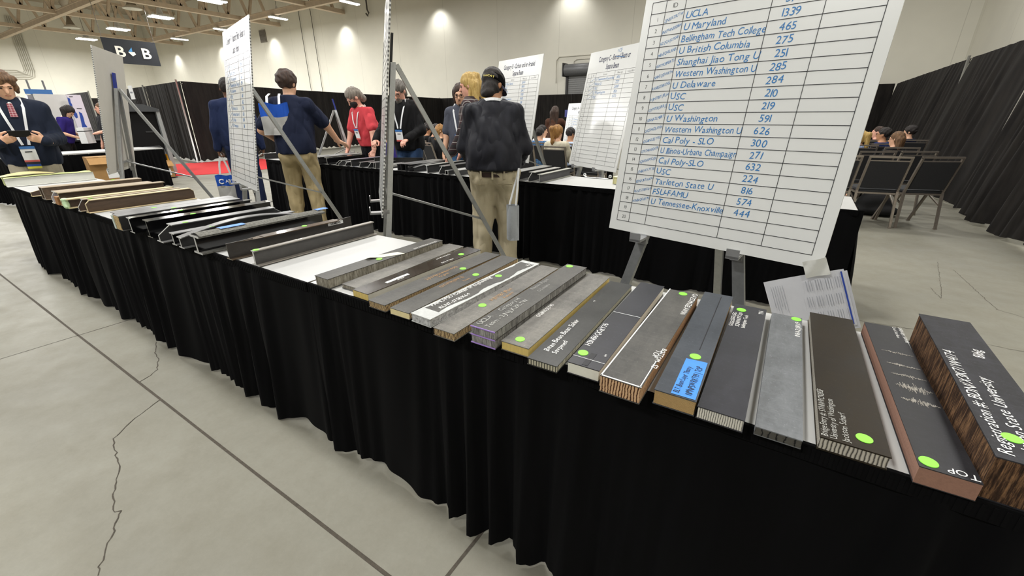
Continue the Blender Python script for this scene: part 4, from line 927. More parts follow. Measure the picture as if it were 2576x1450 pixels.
mb = MB(); mb.box((0, 0, .03), (.09, .3, .056)); mb.build('core', pm('#c9c48f', .7, .1, 30), T)
mb = MB(); mb.box((0, 0, .061), (.1, .31, .006)); mb.box((-.047, 0, .03), (.005, .31, .06)); mb.build('frame', pm('#dfdcb8', .6, .05), T)
# ------------------------------------------------------------------ scoreboards on easels
BP = pm('#d9dad7', .22, .02, 3, spec=.6); INKB = pm('#1f6fae', .5, .1, 60); LINE = pm('#17181d', .5, 0); NAVY = pm('#1d2346', .5, .05); ALU = pm('#a9abac', .35, .1, 40, metal=.75); BOARDBACK = pm('#c9c6bd', .7, .03, 6)
FL = honey('flutes', '#8f8f8d', '#f4f4f2', 300, 0)
BW, BH = .914, 1.219
def board(label, bl, yawdeg, lean, title, rows, masses, ids=True, corr=(0, 0), tone=None, scratch=True, small=False):
    e = Vector((math.cos(R(yawdeg)), math.sin(R(yawdeg)), 0)); bk = Vector((-e.y, e.x, 0))
    up = Vector((0, 0, 1))*math.cos(R(lean))+bk*math.sin(R(lean)); n = e.cross(up)
    Mx = Matrix((e, -n, up)).transposed().to_4x4(); Mx.translation = Vector(bl)
    T = thing('scoreboard', label, 'board'); T.rotation_mode = 'QUATERNION'; T.location = Mx.to_translation(); T.rotation_quaternion = Mx.to_quaternion()
    mb = MB(); mb.box((BW/2, .004, BH/2), (BW, .008, BH)); pnl = mb.build('panel', [BP], T)
    mb = MB(); mb.box((BW/2, .0085, BH/2), (BW-.002, .001, BH-.002)); mb.build('backing', BOARDBACK, T)
    if any(corr):
        for s, x in ((corr[0], -.001), (corr[1], BW+.001)):
            if not s: continue
            mb = MB()
            for k in range(int(BH/.02)): mb.box((x, .004, .01+.02*k), (.002, .0085, .009))
            mb.build('fluted_edge', pm('#6f6f6e', .6), T)
    X = (.037, .103, .19, .527, .70, .873); y0, rh = .048, .0452; yt = y0+21*rh; lw = .0018; fy = -.0006
    if title is not None:
        mb = MB()
        for k in range(22): mb.box(((X[0]+X[-1])/2, fy, y0+k*rh), (X[-1]-X[0], .0008, lw*1.1))
        for x in X: mb.box((x, fy, (y0+yt)/2), (lw, .0008, yt-y0))
        mb.build('table_rules', LINE, T)
        mb = MB(); ex, ey = (1, 0, 0), (0, 0, 1)
        for k in range(20): text(mb, str(k+1), ((X[0]+X[1])/2+.004, fy, yt-rh*(k+2)+.014), ex, ey, .022, 't', 'c')
        for s, a, b in (('ID', 1, 2), ('School', 2, 3), ('Mass (g)', 3, 4), ('Load (lbf)', 4, 5)): text(mb, s, ((X[a]+X[b])/2, fy, yt-rh+.013), ex, ey, .026, 't', 'c')
        mb.build('printed_text', LINE, T)
        mb = MB()
        for k, s in enumerate(title): text(mb, s, (BW/2, fy, yt+.108-k*.082), ex, ey, .076, 'b', 'c', sx=.50, maxw=BW-.1)
        mb.build('title', NAVY, T)
        mb = MB()
        for k, s in enumerate(rows):
            zb = yt-rh*(k+2)
            text(mb, s, (X[2]+.01, fy, zb+.010), ex, ey, .037, 'n', jit=.8, shear=.12, maxw=.33)
            if k < len(masses): text(mb, masses[k], ((X[3]+X[4])/2-.012, fy, zb+.010), ex, ey, .038, 'n', 'c', jit=.8, shear=.1)
            if ids: text(mb, ids[k % len(ids)], (X[1]+.004, fy, zb+.004), Vector((1, 0, .3)).normalized(), Vector((-.3, 0, 1)).normalized(), .017, 'n', jit=1, shear=.3, maxw=.085)
            elif scratch: mb.bar((X[1]+.002, fy, zb+.004), (X[2]+.01, fy, zb+rh-.005), .002, .0008, (1, 0, 0))
        mb.build('handwriting', INKB, T)
    return T, e, bk
def easel(label, c, yawdeg, lean=8.5, clip=.785, half=.21, plate='#16171b', reach=.78, apex=1.60, back_only=False):
    T = thing('display_easel', label, 'easel', (c[0], c[1], 0), R(yawdeg)); tl = math.tan(R(lean)); fy = lambda z: .045+(z-clip)*tl
    for s in (-1, 1):
        mb = MB(); k = (half-.035)/(apex-clip); foot = (s*(half+k*clip), fy(0)+.01, .0); top = (s*.03, fy(apex), apex); mid = Vector(foot).lerp(Vector(top), .27)
        mb.bar(mid, top, .046, .03, (1, 0, 0)); L = mb.build('leg', ALU, T)
        mb = MB(); mb.bar(foot, mid, .038, .024, (1, 0, 0)); mb.build('leg_extension', pm('#7b7d7f', .4, .2, 60, metal=.7), L)
        f2 = Vector(foot).lerp(Vector(top), .055); mb = MB(); mb.bar(foot, f2, .048, .036, (1, 0, 0)); mb.build('rubber_foot', pm('#5d5f61', .6, .3, 60), L)
        cx = s*half; y1 = fy(clip); mb = MB(); mb.box((cx, y1/2-.03, clip-.010), (.05, y1+.07, .012)); mb.box((cx, -.062, clip+.006), (.05, .006, .04)); mb.box((cx, y1-.01, clip-.02), (.045, .03, .05)); mb.build('ledge_clip', pm('#b9babb', .35, .05, metal=.6), L)
    mb = MB(); mb.bar((0, fy(apex)+.02, apex), (0, fy(apex)+reach, .0), .042, .026, (1, 0, 0)); mb.build('rear_leg', ALU, T)
    zb = .86; mb = MB(); hb = half+.15*(clip-zb); mb.bar((-hb, fy(zb), zb), (hb, fy(zb), zb), .02, .02, (0, 0, 1)); mb.build('cross_bar', ALU, T)
    t = 1-.64/apex; mb = MB(); mb.bar((0, fy(zb), zb), (0, fy(apex)+.02+(reach-.02)*t, .64), .024, .012, (1, 0, 0)); mb.build('brace', ALU, T)
    mb = MB(); mb.bar((0, fy(apex-.12)-.012, apex-.12), (0, fy(apex+.16)-.012, apex+.16), .07, .014); mb.build('head_plate', pm(plate, .4), T)
    mb = MB(); mb.box((0, fy(apex), apex-.005), (.085, .03, .03)); mb.build('hinge', ALU, T)
    return T
IDS = ['2JNJLK29LTW', 'INXM4NSED8H', 'NDZQAJGTG4R', 'MBNFQNSLANFL', 'HSNT9C8MDRTU', 'NMN7GGFWRTH', 'RANB5ZD8UCNSL', 'HJNTBYJFLH', 'GYNTRJSRRJJ', '5SNNRZLM8RT', 'QAZZMNZELANSN', 'GG8N55JY45', 'QTK7H8A8GNTR', 'SQNXNUP7CG1V', 'LNBEAX7T58', 'BDNX3K7W474', 'RLN7575BX64', 'H3NB6QG8Y76']
ROWS = ['UCLA', 'U Maryland', 'Bellingham Tech College', 'U British Columbia', 'Shanghai Jiao Tong U', 'Western Washington U', 'U Delaware', 'USC', 'USC', 'U Washington', 'Western Washington U', 'Cal Poly - SLO', 'U Illinois-Urbana Champaign', 'Cal Poly-SLO', 'USC', 'Tarleton State U', 'FSU-FAMU', 'U Tennessee-Knoxville']
MASS = '370 1339 465 275 251 285 284 210 219 591 626 300 271 632 224 816 574 444'.split()
T1, e1, b1 = board('large scoreboard listing twenty university rows in blue marker, nearest', (-.742, 2.056, .787), -12.75, 8.5, ['Category H - Carbon Sandwich', 'Square Beam'], ROWS, MASS, IDS)
pc = Vector((-.742, 2.056, 0))+e1*.40; easel('aluminium easel holding the largest scoreboard behind the flat beams', pc, -6, reach=.80)
# sheets taped below the big board
mb = MB(); qs = [aty(*q, 1.83) for q in ((1920, 712), (2122, 677), (2152, 800), (1945, 806))]; o = qs[0].copy()
T = thing('paper_sheets', 'printed sheets hanging from the corner of the largest scoreboard', 'paper', o)
q2 = [q-o for q in qs]; q2[2] = q2[1]+(q2[2]-q2[1])*1.15; q2[3] = q2[0]+(q2[2]-q2[1])
L2 = lambda u, v: q2[0].lerp(q2[1], u).lerp(q2[3].lerp(q2[2], u), v)
mb.grid(lambda u, v: L2(u, v)+Vector((0, .006+.006*math.sin(u*4), 0)), 8, 4); mb.build('sheet', pm('#dcdde2', .6, .02), T, True)
mb = MB(); mb.grid(lambda u, v: L2(u*.97+.05*v*0+.028, v*1.03+.01)+Vector((.012, .012, -.004)), 4, 4); mb.build('sheet', pm('#cfd0d6', .6, .02), T)
mb = MB(); up = Vector((0, -.003, 0))
for k in range(16):
    u0 = .50+.029*k
    for j in range(3):
        if (k+j) % 4: mb.quad(*[L2(a, b)+up for a, b in ((u0, .1+.29*j), (u0+.008, .1+.29*j), (u0+.008, .29+.29*j), (u0, .29+.29*j))])
for k in range(6): mb.quad(*[L2(a, b)+up for a, b in ((.08+.03*k, .1), (.086+.03*k, .1), (.086+.03*k, .5+.06*(k % 3)), (.08+.03*k, .5+.06*(k % 3)))])
mb.build('print', pm('#a9abb4', .6), T)
mb = MB(); mb.quad(*[L2(a, b)+up for a, b in ((.955, .03), (.975, .03), (.975, .97), (.955, .97))]); mb.build('blue_rule', pm('#2c49a5', .6), T)
mb = MB(); qa = [aty(*q, 1.822)-o for q in ((2018, 660), (2078, 648), (2090, 690), (2028, 700))]; mb.grid(lambda u, v: qa[0].lerp(qa[1], u).lerp(qa[3].lerp(qa[2], u), v)+Vector((0, .004*math.sin(u*7+v*5), 0)), 6, 6); mb.build('masking_tape', pm('#dadad3', .5, .05, 20), T, True)
# striped board seen at an angle (natural fibre)
board('scoreboard with glare stripes, seen steeply between suit man and polo man', (-4.365, 1.985, .779), -15.2, 9.0, ['Category F - Natural Fiber I-Beam or', 'Square Beam'],
      ['Wichita State', 'Utah State U', 'U Washington', 'Shanghai Jiao Tong U', 'U Delaware', 'USC', 'USC', 'U British Col', 'Tarleton State U', 'Cal Poly', 'U Tennessee'], '534 538 612 594 483 610 562 556 630 540 581'.split(), None, (0, 1))
easel('aluminium easel with long rear leg beside the polo man', (-4.365+.457*.965, 1.985-.457*.262, 0), -15.2)
# board seen from behind at the left
th3 = math.degrees(math.atan2(.52, -.854))+180
e3 = Vector((math.cos(R(th3)), math.sin(R(th3)), 0)); near3 = Vector((-6.03, 1.56, .765))
board('scoreboard seen from its blank grey back, left of the hanging banner', near3-e3*BW, th3, 9.5, None, [], [], None, (1, 1))
easel('white-legged easel with a blue head behind the blank-backed scoreboard', near3-e3*BW*.5+Vector((0, 0, -.765)), th3, 9.5, plate='#22348c')
# board seen edge-on
d2 = Vector((-.766, .643, 0)); near2 = Vector((-1.925, 1.612, .783)); e2 = -d2
yaw2 = math.degrees(math.atan2(e2.y, e2.x))
board('scoreboard seen exactly edge-on above the tall aluminium easel', near2+d2*BW, yaw2, 8.5, ['Category G', 'Sandwich'], [], [], None, (1, 1))
c2_ = near2+d2*.40; easel('tall aluminium easel seen from the side, left of the black-capped person', (c2_.x, c2_.y, 0), yaw2, reach=.85)
# boards behind the rear table
CB = ['Category C - Boron I-Beam or', 'Square Beam']
Tc, ec, bc = board('scoreboard titled Category C with five filled rows, behind the rear table', (-2.325, 4.862, .768), 147.3-180, 11, CB, ['U Tennessee-Knoxville', 'Nihon U', 'USC', 'U Washington', 'USC'], '1103 727 2308 1150 1572'.split(), None)
mb = MB(); text(mb, 'rCF', (.50, -.001, 1.172), (1, 0, 0), (0, 0, 1), .05, 't', jit=1); mb.bar((.49, -.001, 1.132), (.63, -.001, 1.118), .004, .001, (1, 0, 0)); mb.build('correction', INKB, Tc)
pc = Vector((-2.325, 4.862, 0))+ec*.40; easel('aluminium easel under the Category C scoreboard', (pc.x, pc.y, 0), 147.3-180, 10, clip=.768)
eb = Vector((-2.703+3.607, 4.85-5.205, 0)); yb = math.degrees(math.atan2(eb.y, eb.x)); eb.normalize()
blb = Vector((-2.703, 4.85, 0))-eb*BW-Vector((-eb.y, eb.x, 0))*.2; blb.z = .775
Tb, _, _ = board('scoreboard titled Category B, half hidden by the black-capped person', blb, yb, 10, ['Category B - Carbon and/or Aramid', 'Square Beam'], ['U Maryland', 'USC', 'UCLA', 'USC', 'U Delaware', 'Cal Poly', 'USC', 'U Washington'], '1099 885 1347 930 802 1311 1349 1008'.split(), None)
pc = blb+eb*.45; easel('aluminium easel under the Category B scoreboard', (pc.x, pc.y, 0), yb, 10, clip=.775)
a = dep(1421, 260, 8.5); yf = -28
board('small far scoreboard titled Category A, between audience and Category C board', Vector((a.x, a.y-.17, a.z-1.21)), yf, 9, ['Category A - Carbon and/or Aramid', 'Fiber I-Beam'], ['U Washington', 'Cal Poly SLO', 'U Maryland', 'USC', 'Western Washington U', 'U Delaware', 'UCLA', 'USC', 'Nihon U', 'FSU', 'USC', 'U Tenn'], '810 925 744 802 691 850 777 815 902 845 733 861'.split(), None)
pc = Vector((a.x, a.y-.17, 0))+Vector((math.cos(R(yf)), math.sin(R(yf)), 0))*.45; easel('aluminium easel under the small far Category A scoreboard', (pc.x, pc.y, 0), yf, 9, clip=a.z-1.21)
easel('empty-looking easel with blue head between polo man and red T-shirt man', (-5.95, 4.55, 0), 150, 10, plate='#22348c', apex=1.40, reach=.7, half=.19)
# ------------------------------------------------------------------ banquet chairs
CHF = pm('#8b8278', .35, .1, 30, metal=.6); CHB = pm('#232325', .9, .3, 160); CHS = pm('#2e2f31', .9, .35, 140)
def make_chair(loc, yaw, label):
    T = thing('banquet_chair', label, 'chair', loc, yaw, 'black banquet chairs for the audience'); h = .2
    mb = MB(); mb.grid(lambda u, v: (-h*.98+2*h*.98*u, -.2+.42*v, .455+.02*math.sin(PI*u)**.5*math.sin(PI*v)**.5), 10, 10); mb.box((0, .01, .435), (2*h*.97, .41, .04)); mb.build('seat', CHS, T, True)
    Bp = lambda x, z, o=0: Vector((x, -.20-(z-.46)*.32+o, z))
    mb = MB(); mb.add([Bp(x, z, o) for o in (-.018, .018) for z in (.47, .795) for x in (-h+.02, h-.02)], [(0, 1, 3, 2), (4, 6, 7, 5), (0, 2, 6, 4), (1, 5, 7, 3), (2, 3, 7, 6), (0, 4, 5, 1)]); mb.build('backrest', CHB, T)
    mb = MB()
    for s in (-1, 1): mb.bar(Bp(s*h, .44), Bp(s*h, .845), .02, .026, (1, 0, 0))
    mb.bar(Bp(-h-.01, .845), Bp(h+.01, .845), .022, .022, (0, 0, 1)); mb.bar(Bp(-h, .80), Bp(h, .80), .012, .014, (0, 0, 1)); mb.build('back_frame', CHF, T)
    for s in (-1, 1):
        mb = MB(); mb.bar((s*h, -.19, .45), (s*(h+.015), -.26, .012), .024, .024); mb.box((s*(h+.015), -.26, .006), (.03, .03, .012)); mb.build('leg', CHF, T)
        mb = MB(); mb.bar((s*h, .02, .43), (s*(h+.01), .23, .012), .024, .024); mb.box((s*(h+.01), .23, .006), (.03, .03, .012)); mb.build('leg', CHF, T)
    mb = MB()
    for s in (-1, 1): mb.bar((s*h, -.19, .41), (s*h, .2, .41), .02, .02); mb.bar((s*h, -.215, .28), (s*h, .11, .42), .014, .014)
    for y in (-.19, .2): mb.bar((-h, y, .41), (h, y, .41), .02, .02, (0, 0, 1))
    mb.build('seat_frame', CHF, T); return T
CH = []
proto = None
def chair(x, y, yaw, label):
    global proto
    if proto is None: proto = make_chair((x, y, 0), R(yaw), label); return proto
    c = copy_tree(proto); c.location = (x, y, 0); c.rotation_euler = (0, 0, R(yaw)); c['label'] = label; return c
for x, y, yaw, lab in ((1.27, 7.25, 22, 'empty black banquet chair nearest the right drapes, last row'), (.85, 7.08, 10, 'empty black banquet chair second from the right drapes, last row'), (.38, 7.0, 10, 'empty black banquet chair third from the right drapes, beside the big scoreboard'),
    (1.2, 8.14, 22, 'empty banquet chair in the second last row, nearest the right drapes'), (.76, 7.92, 20, 'empty banquet chair in the second last row, behind the left empty one'), (.30, 7.85, 15, 'banquet chair in the second last row, half hidden by the big scoreboard'),
    (1.2, 9.02, 10, 'banquet chair under the brown-haired person in glasses'), (.76, 9.42, 10, 'banquet chair under the blond ponytailed person in a blue pattern top'), (1.16, 11.0, 8, 'banquet chair under the close-cropped man in black'), (1.14, 9.95, 8, 'banquet chair under the man in a blue jumper'), (1.72, 11.6, 8, 'banquet chair under the curly dark-haired person at the drapes'),
    (-3.36, 6.72, 3, 'banquet chair under the ponytailed person in a cream jacket'), (-3.92, 6.68, 3, 'banquet chair just right of the black-capped person'), (-2.84, 6.78, 3, 'banquet chair left of the Category C scoreboard'),
    (-4.16, 7.5, 3, 'banquet chair under the person in blue checks'), (-3.6, 7.5, 3, 'banquet chair under the person in a pale blue shirt'), (-3.1, 7.55, 3, 'banquet chair half behind the Category C board, one row ahead of the ponytail'),
    (-5.85, 6.55, -20, 'banquet chair left of the moustached man, under the long curly-haired person'), (-6.45, 7.05, -20, 'banquet chair right of the bearded man, slightly turned'), (-6.98, 7.4, -20, 'banquet chair under the dark-haired man with a white collar'), (-7.5, 7.2, -20, 'banquet chair farthest left, behind the bearded man')):
    chair(x, y, yaw, lab)
T = thing('backpack', 'black backpack on the floor under the empty chairs', 'bag', (1.0, 7.75, 0), R(10))
S = SDF(); S.ell((0, 0, .16), (.2, .13, .17), None, .05); S.ell((.1, -.05, .07), (.2, .14, .07), None, .05); S.ell((-.12, .0, .06), (.16, .12, .06), None, .05); skin('body', S.mesh(.014, 0, foldfn(.008, 3), [((0, 0, -1), 0)]), pm('#131315', .8, .3, 60), T, 1)
mb = MB()
for s in (-1, 1): mb.tube([(s*.07, .1, .28), (s*.08, .18, .2), (s*.09, .15, .06)], .012, 6)
mb.build('strap', pm('#19191b', .8), T)
# ------------------------------------------------------------------ people
HD = pm('#2a1f19', .5, .3, 60)
H_BLACK = hairm('#0d0a09', '#2b211d'); H_BROWN = hairm('#452e1e', '#86633f'); H_GREY = H_GREYHAIR = hairm('#5f564d', '#a39a8e'); H_BLOND = hairm('#a37f3c', '#d9bb74'); H_GINGER = hairm('#6f4620', '#b98a48'); H_DKB = hairm('#241812', '#4a3325'); H_SALT = hairm('#3d3834', '#8b857d')
_cl = {}
def cloth(c, var=.12, vs=60, r=.85):
    if (c, var) not in _cl:
        t = NT('cloth_'+c.strip('#')); f = t.noise(vs, 5, .65); g = t.noise(6.5, 1.2, .4, stretch=(1.6, 1.6, .55)); a = lin(c); h_ = t.math('ABSOLUTE', t.math('SUBTRACT', g, .5))
        col = t.mix(f, tuple(x*(1-var) for x in a[:3])+(1,), tuple(min(1, x*(1+var)) for x in a[:3])+(1,)); t.bump(h_, 1.0, .05); _cl[(c, var)] = t.base(col, r, spec=.25)
    return _cl[(c, var)]
def plaid(name, c0, c1, c2, f=38):
    t = NT(name); x, y, z = t.sep()
    a = t.math('LESS_THAN', t.math('FRACT', t.math('MULTIPLY', x, f*.35)), .45); b = t.math('LESS_THAN', t.math('FRACT', t.math('MULTIPLY', z, f*.35)), .45)
    l1 = t.math('LESS_THAN', t.math('FRACT', t.math('MULTIPLY', t.math('ADD', x, .02), f*.35)), .07); l2 = t.math('LESS_THAN', t.math('FRACT', t.math('MULTIPLY', t.math('ADD', z, .02), f*.35)), .07)
    c = t.mix(t.math('MULTIPLY', t.math('ADD', a, b), .5), c0, c1); c = t.mix(t.math('MAXIMUM', l1, l2), c, c2); return t.base(c, .85)
KHA = cloth('#a3936f', .14, 14); KHL = cloth('#b8ad93', .12, 12); NAV = cloth('#161d33', .15, 40); CHAR = cloth('#1b1c24', .14, 26, .6)
DENIM = cloth('#3f6187', .35, 28); BLK = cloth('#0f0f11', .2, 60)
YR = lambda fx, fy: math.atan2(-fx, fy)      # facing direction to turn
# person in a black cap, seen from behind
p10, k10 = person('person in a black cap, charcoal shirt and khaki trousers, seen from behind', (-2.13, 3.02, 0), YR(-.50, .86), 1.69, 1.15, 'tan', CHAR, KHL, '#3a3330', lean=7, arms=[(-.21, .27, .96, (-.45, -.7, -.25)), (.21, .27, .96, (.45, -.7, -.25))], hy=-36, hp=20, hair='capped', hm=H_BLACK,
    res=.0095, fold=(.014, .011), hem=.935, loose=.026, belly=.6, wz=0, belt=pm('#33201b', .5), seed=12, shw=.150, cap=True, glasses=True, eyes=False, collar=True, hands=(((.2, .9, -.2), (0, .2, 1), .5), ((-.2, .9, -.2), (0, .2, 1), .5)), legsep=.11)
mb = MB(); u_ = k10['up']; mb.ribbon([Vector(u_(.098*math.cos(t), -.012-.098*math.sin(t), 1.470+.012*math.sin(t))) for t in np.linspace(-.5, PI+.5, 14)], .022, (0, .3, 1), .003); mb.build('lanyard', M_LAN, p10)
for t in (-.9, -.45, 0, .45, .9):
    mb = MB(); mb.box(((1.15*.165+.014+.022)*.966*math.sin(t), -.012-(.125+.014+.026)*.966*math.cos(t), .93*.966-.025), (.014, .012, .065)); mb.build('belt_loop', KHL, p10)
mb = MB()
for s in (-1, 1): mb.box((s*.10, -.158, .80), (.12, .004, .005))
mb.build('pocket_seam', cloth('#8d8268'), p10)
T = thing('tote_bag', 'pale tote bag hanging beside the right leg of the black-capped person', 'bag', aty(1290, 560, 2.86)); mb = MB(); mb.grid(lambda u, v: (-.06+.12*u, .05*math.sin(PI*u), -.14+.28*v), 8, 8); mb.grid(lambda u, v: (-.06+.12*u, -.05*math.sin(PI*u), -.14+.28*v), 8, 8); mb.build('cloth', cloth('#a9adb2'), T, True)
mb = MB(); mb.tube([(-.03, 0, .14), (-.01, .05, .3), (.02, .06, .42), (.03, 0, .14)], .008, 6); mb.build('handle', M_LAN, T)
# man in navy polo
p5, k5 = person('man in a navy polo shirt and khaki trousers reaching to the rear table', (-4.86, 2.98, 0), YR(-.62, .78), 1.80, 1.05, 'fair', NAV, KHA, '#4a3a2c', lean=4, arms=[(-.22, .18, 1.0, (-.6, -.7, 0)), (.375, .42, .955, (.9, -.4, -.2))], hy=-18, hp=10, hair='curly', hm=H_DKB, sleeve='short', res=.011, fold=(.010, .011), hem=.90, loose=.022, seed=4, eyes=False, collar=True,
    hands=(((0, .8, .2), (-.3, 0, 1), .5), ((.55, .75, -.38), (0, .15, 1), .25)), legsep=.115)
def tote(label, loc, yaw, sz, strap, parent_lab=None, logo=False):
    T = thing('tote_bag', label, 'bag', loc, yaw); w_, d_, h_ = sz
    sh_ = lambda u, v, s: (-w_/2+w_*u+.01*math.sin(v*5+u*3)*0, s*d_/2*(math.sin(PI*u)**.5)*(1-.6*v)+.006*math.sin(9*u+7*v), h_*v+.012*math.sin(u*8)*v)
    for nm, v0, v1, m in (('lower_cloth', 0, .58, cloth('#a8a7a4', .1, 30)), ('upper_cloth', .58, 1, cloth('#1f4fae', .12, 30))):
        mb = MB()
        for s in (-1, 1): mb.grid(lambda u, v: sh_(u, v0+(v1-v0)*v, s), 14, 6)
        if v0 == 0: mb.grid(lambda u, v: (-w_/2+w_*u, (v-.5)*d_*(math.sin(PI*u)**.5), .0), 14, 2)
        mb.build(nm, m, T, True)
    mb = MB()
    for s in (-1, 1): mb.ribbon([Vector(q) for q in strap(s)], .024, (1, 0, 0), .004)
    mb.build('handle', M_LAN, T)
    if logo:
        mb = MB(); text(mb, 'AVEVA' if 0 else 'AVIENT'[:4], (-.03, -d_/2-.012, h_*.72), (1, 0, 0), (0, 0, 1), .055, 'b'); mb.tube([(-.075+.03*math.cos(t), -d_/2-.008, h_*.77+.03*math.sin(t)) for t in np.linspace(.6, 5.6, 14)], .008, 5); mb.build('logo', M_WHITE, T)
    return T
c = aty(702, 340, 2.80); tote('blue and grey tote bag on the back of the navy polo man', (c.x, c.y, c.z), YR(-.62, .78)+R(8), (.29, .06, .32), lambda s: [(s*.06, 0, .31), (s*.06, .05, .39), (s*.05, .14, .42)])
# man in navy suit
p4, k4 = person('man in a navy suit seen from behind, left of the striped scoreboard', (-6.9, 3.36, 0), YR(-.90, .43), 1.83, 1.05, 'brown', cloth('#1c2747', .15, 30), cloth('#1a2544', .12, 30), '#101012', arms=[(-.27, .02, .84), (.27, .02, .84)], hair='short', hm=H_BLACK, res=.012, fold=(.007, .007), hem=.80, loose=.026, seed=21, eyes=False, collar=True, hands=(((0, .1, -1), (-1, 0, 0), 1.1), ((0, .2, -1), (1, 0, 0), .7)))
w4 = Vector(k4['wr'][0]); f = Vector((-.90, .43, 0)); r_ = Vector((.43, .90, 0)); wp = p4.location+r_*w4.x+f*w4.y; wp.z = w4.z
tote('blue and grey tote bag with a white logo held by the suited man', (wp.x+.02, wp.y, wp.z-.72), YR(-.90, .43)+R(12), (.27, .10, .36), lambda s: [(s*.07, -.01, .34), (s*.045, -.0, .5), (0, 0, .66)], logo=True)
# red T-shirt
p6, k6 = person('man in a red T-shirt and black face mask leaning over the rear table', (-5.36, 4.46, 0), YR(-.12, -.99), 1.73, .98, 'pink', cloth('#c8434b', .1, 30), cloth('#14161c'), '#222', lean=12, arms=[(-.36, .2, .86, (-.9, -.3, .1)), (.27, .24, .86, (.9, -.3, .1))], hy=-14, hp=30, hair='swept', hm=H_GREYHAIR, sleeve='short', res=.011, fold=(.010, .007), hem=.92, loose=.024, mask=True, lan=dict(drop=(.17, 1.13)), seed=8,
    hands=(((-.1, .5, -.8), (-.5, .5, .4), .4), ((.1, .5, -.8), (.5, .5, .4), .4)))
# bearded man
p7, k7 = person('bearded grey-haired man in glasses and black jacket behind the easel', (-4.62, 4.5, 0), YR(.22, -.97), 1.78, 1.0, 'pink', BLK, cloth('#2c4364', .2, 40), '#222', lean=7, arms=[(-.20, .33, 1.02), (.22, .42, 1.0, (.7, -.6, -.3))], hy=4, hp=28, hair='swept', hm=H_SALT, beard='long', glasses=True, res=.011, hem=.86, loose=.03, lan=dict(drop=(.17, 1.08)), seed=9, collar=True,
    hands=(((.1, .9, -.3), (0, .2, 1), .6), ((-.2, .9, -.2), (.3, .1, 1), .9)))
# moustached man
p8, k8 = person('moustached man in a grey polo shirt and blue jeans', (-3.74, 4.6, 0), YR(.42, -.9), 1.70, .88, 'fair', cloth('#4a4d58', .15, 50), DENIM, '#333', arms=[(-.24, .05, .82), (.24, .10, .84)], hy=6, hp=14, hair='bob', hm=H_DKB, beard='moustache', glasses=True, sleeve='short', res=.011, fold=(.006, .006), hem=.93, loose=.02, lan=dict(drop=(.145, 1.06)), belt=pm('#5b3820', .5), seed=15, collar=True,
    hands=(((0, .1, -1), (-1, 0, 0), .5), ((0, .3, -1), (1, 0, 0), .5)))
# blond
p9, k9 = person('person with very long blond hair in dark red plaid, in profile', (-3.31, 4.28, 0), YR(-.93, -.36), 1.78, 1.0, 'pink', plaid('plaid_red', '#33151a', '#1b1517', '#8d8a86'), BLK, '#222', arms=[(-.22, .2, .9), (.22, .2, .9)], hy=8, hp=14, hair='long', hm=H_BLOND, res=.011, hem=.84, loose=.03, seed=30, collar=True)
S = SDF(); hl = k9['hl']; d_ = k9['dn']; S.cap(hl(.05, -.06, .05), d_((.05, -.06, .05), .03, -.1, -.38), .055, .03, .04); S.cap(hl(.02, -.09, .06), d_((.02, -.09, .06), .0, -.13, -.38), .06, .04, .04); S.cap(hl(-.06, -.04, .0), d_((-.06, -.04, 0), -.02, .03, -.32), .035, .02, .03)
skin('long_hair', S.mesh(.008, 0, lambda X, Y, Z: .004*np.sin(130*X+20*Z)+.004*np.sin(120*Y+15*Z)), H_BLOND, p9, 1)
# phone user at the left
p1, k1 = person('curly-haired man in a navy quarter-zip pullover looking at his phone', (-6.62, 1.17, 0), YR(.97, -.24), 1.76, 1.05, 'fair', cloth('#1b2232', .15, 50), cloth('#b9b09c', .15, 12), '#444', lean=3, arms=[(-.15, .30, 1.10, (-.35, -.5, -.8)), (.15, .30, 1.10, (.35, -.5, -.8))], hy=12, hp=22, hair='mop', hm=H_BROWN, res=.0095, fold=(.007, .008), hem=.86, loose=.028, lan=dict(drop=(.17, .99), tabs=True), seed=18, collar=True,
    hands=(((.85, .30, .38), (-.25, .9, -.35), .75), ((-.85, .30, .38), (.25, .9, -.35), .75)))
f = Vector((.97, -.24, 0)); r_ = Vector((-.24, -.97, 0)); pc = p1.location+f*.345+Vector((0, 0, 1.18))
T = thing('smartphone', 'black smartphone in the hands of the navy-pullover man', 'phone', pc); T.rotation_euler = (R(48), 0, YR(.97, -.24))
mb = MB(); mb.box((0, 0, 0), (.146, .074, .009)); mb.build('case', pm('#121214', .35), T); mb = MB(); mb.box((0, 0, .005), (.136, .066, .001)); mb.build('screen', pm('#1d222b', .1), T)
mb = MB(); hlx = k1['up']; S = SDF(); S.ell(hlx(0, .075, 1.43), (.03, .035, .04), None, .02); skin('shirt_front', S.mesh(.007), M_WHITE, p1, 1)
mb.add([hlx(-.018, .138, 1.45), hlx(.018, .138, 1.45), hlx(.026, .152, 1.33), hlx(-.026, .152, 1.33)], [(0, 1, 2, 3)]); mb.build('necktie', plaid('tie_dots', '#8d3140', '#b98a90', '#d8c7c4', 140), p1)
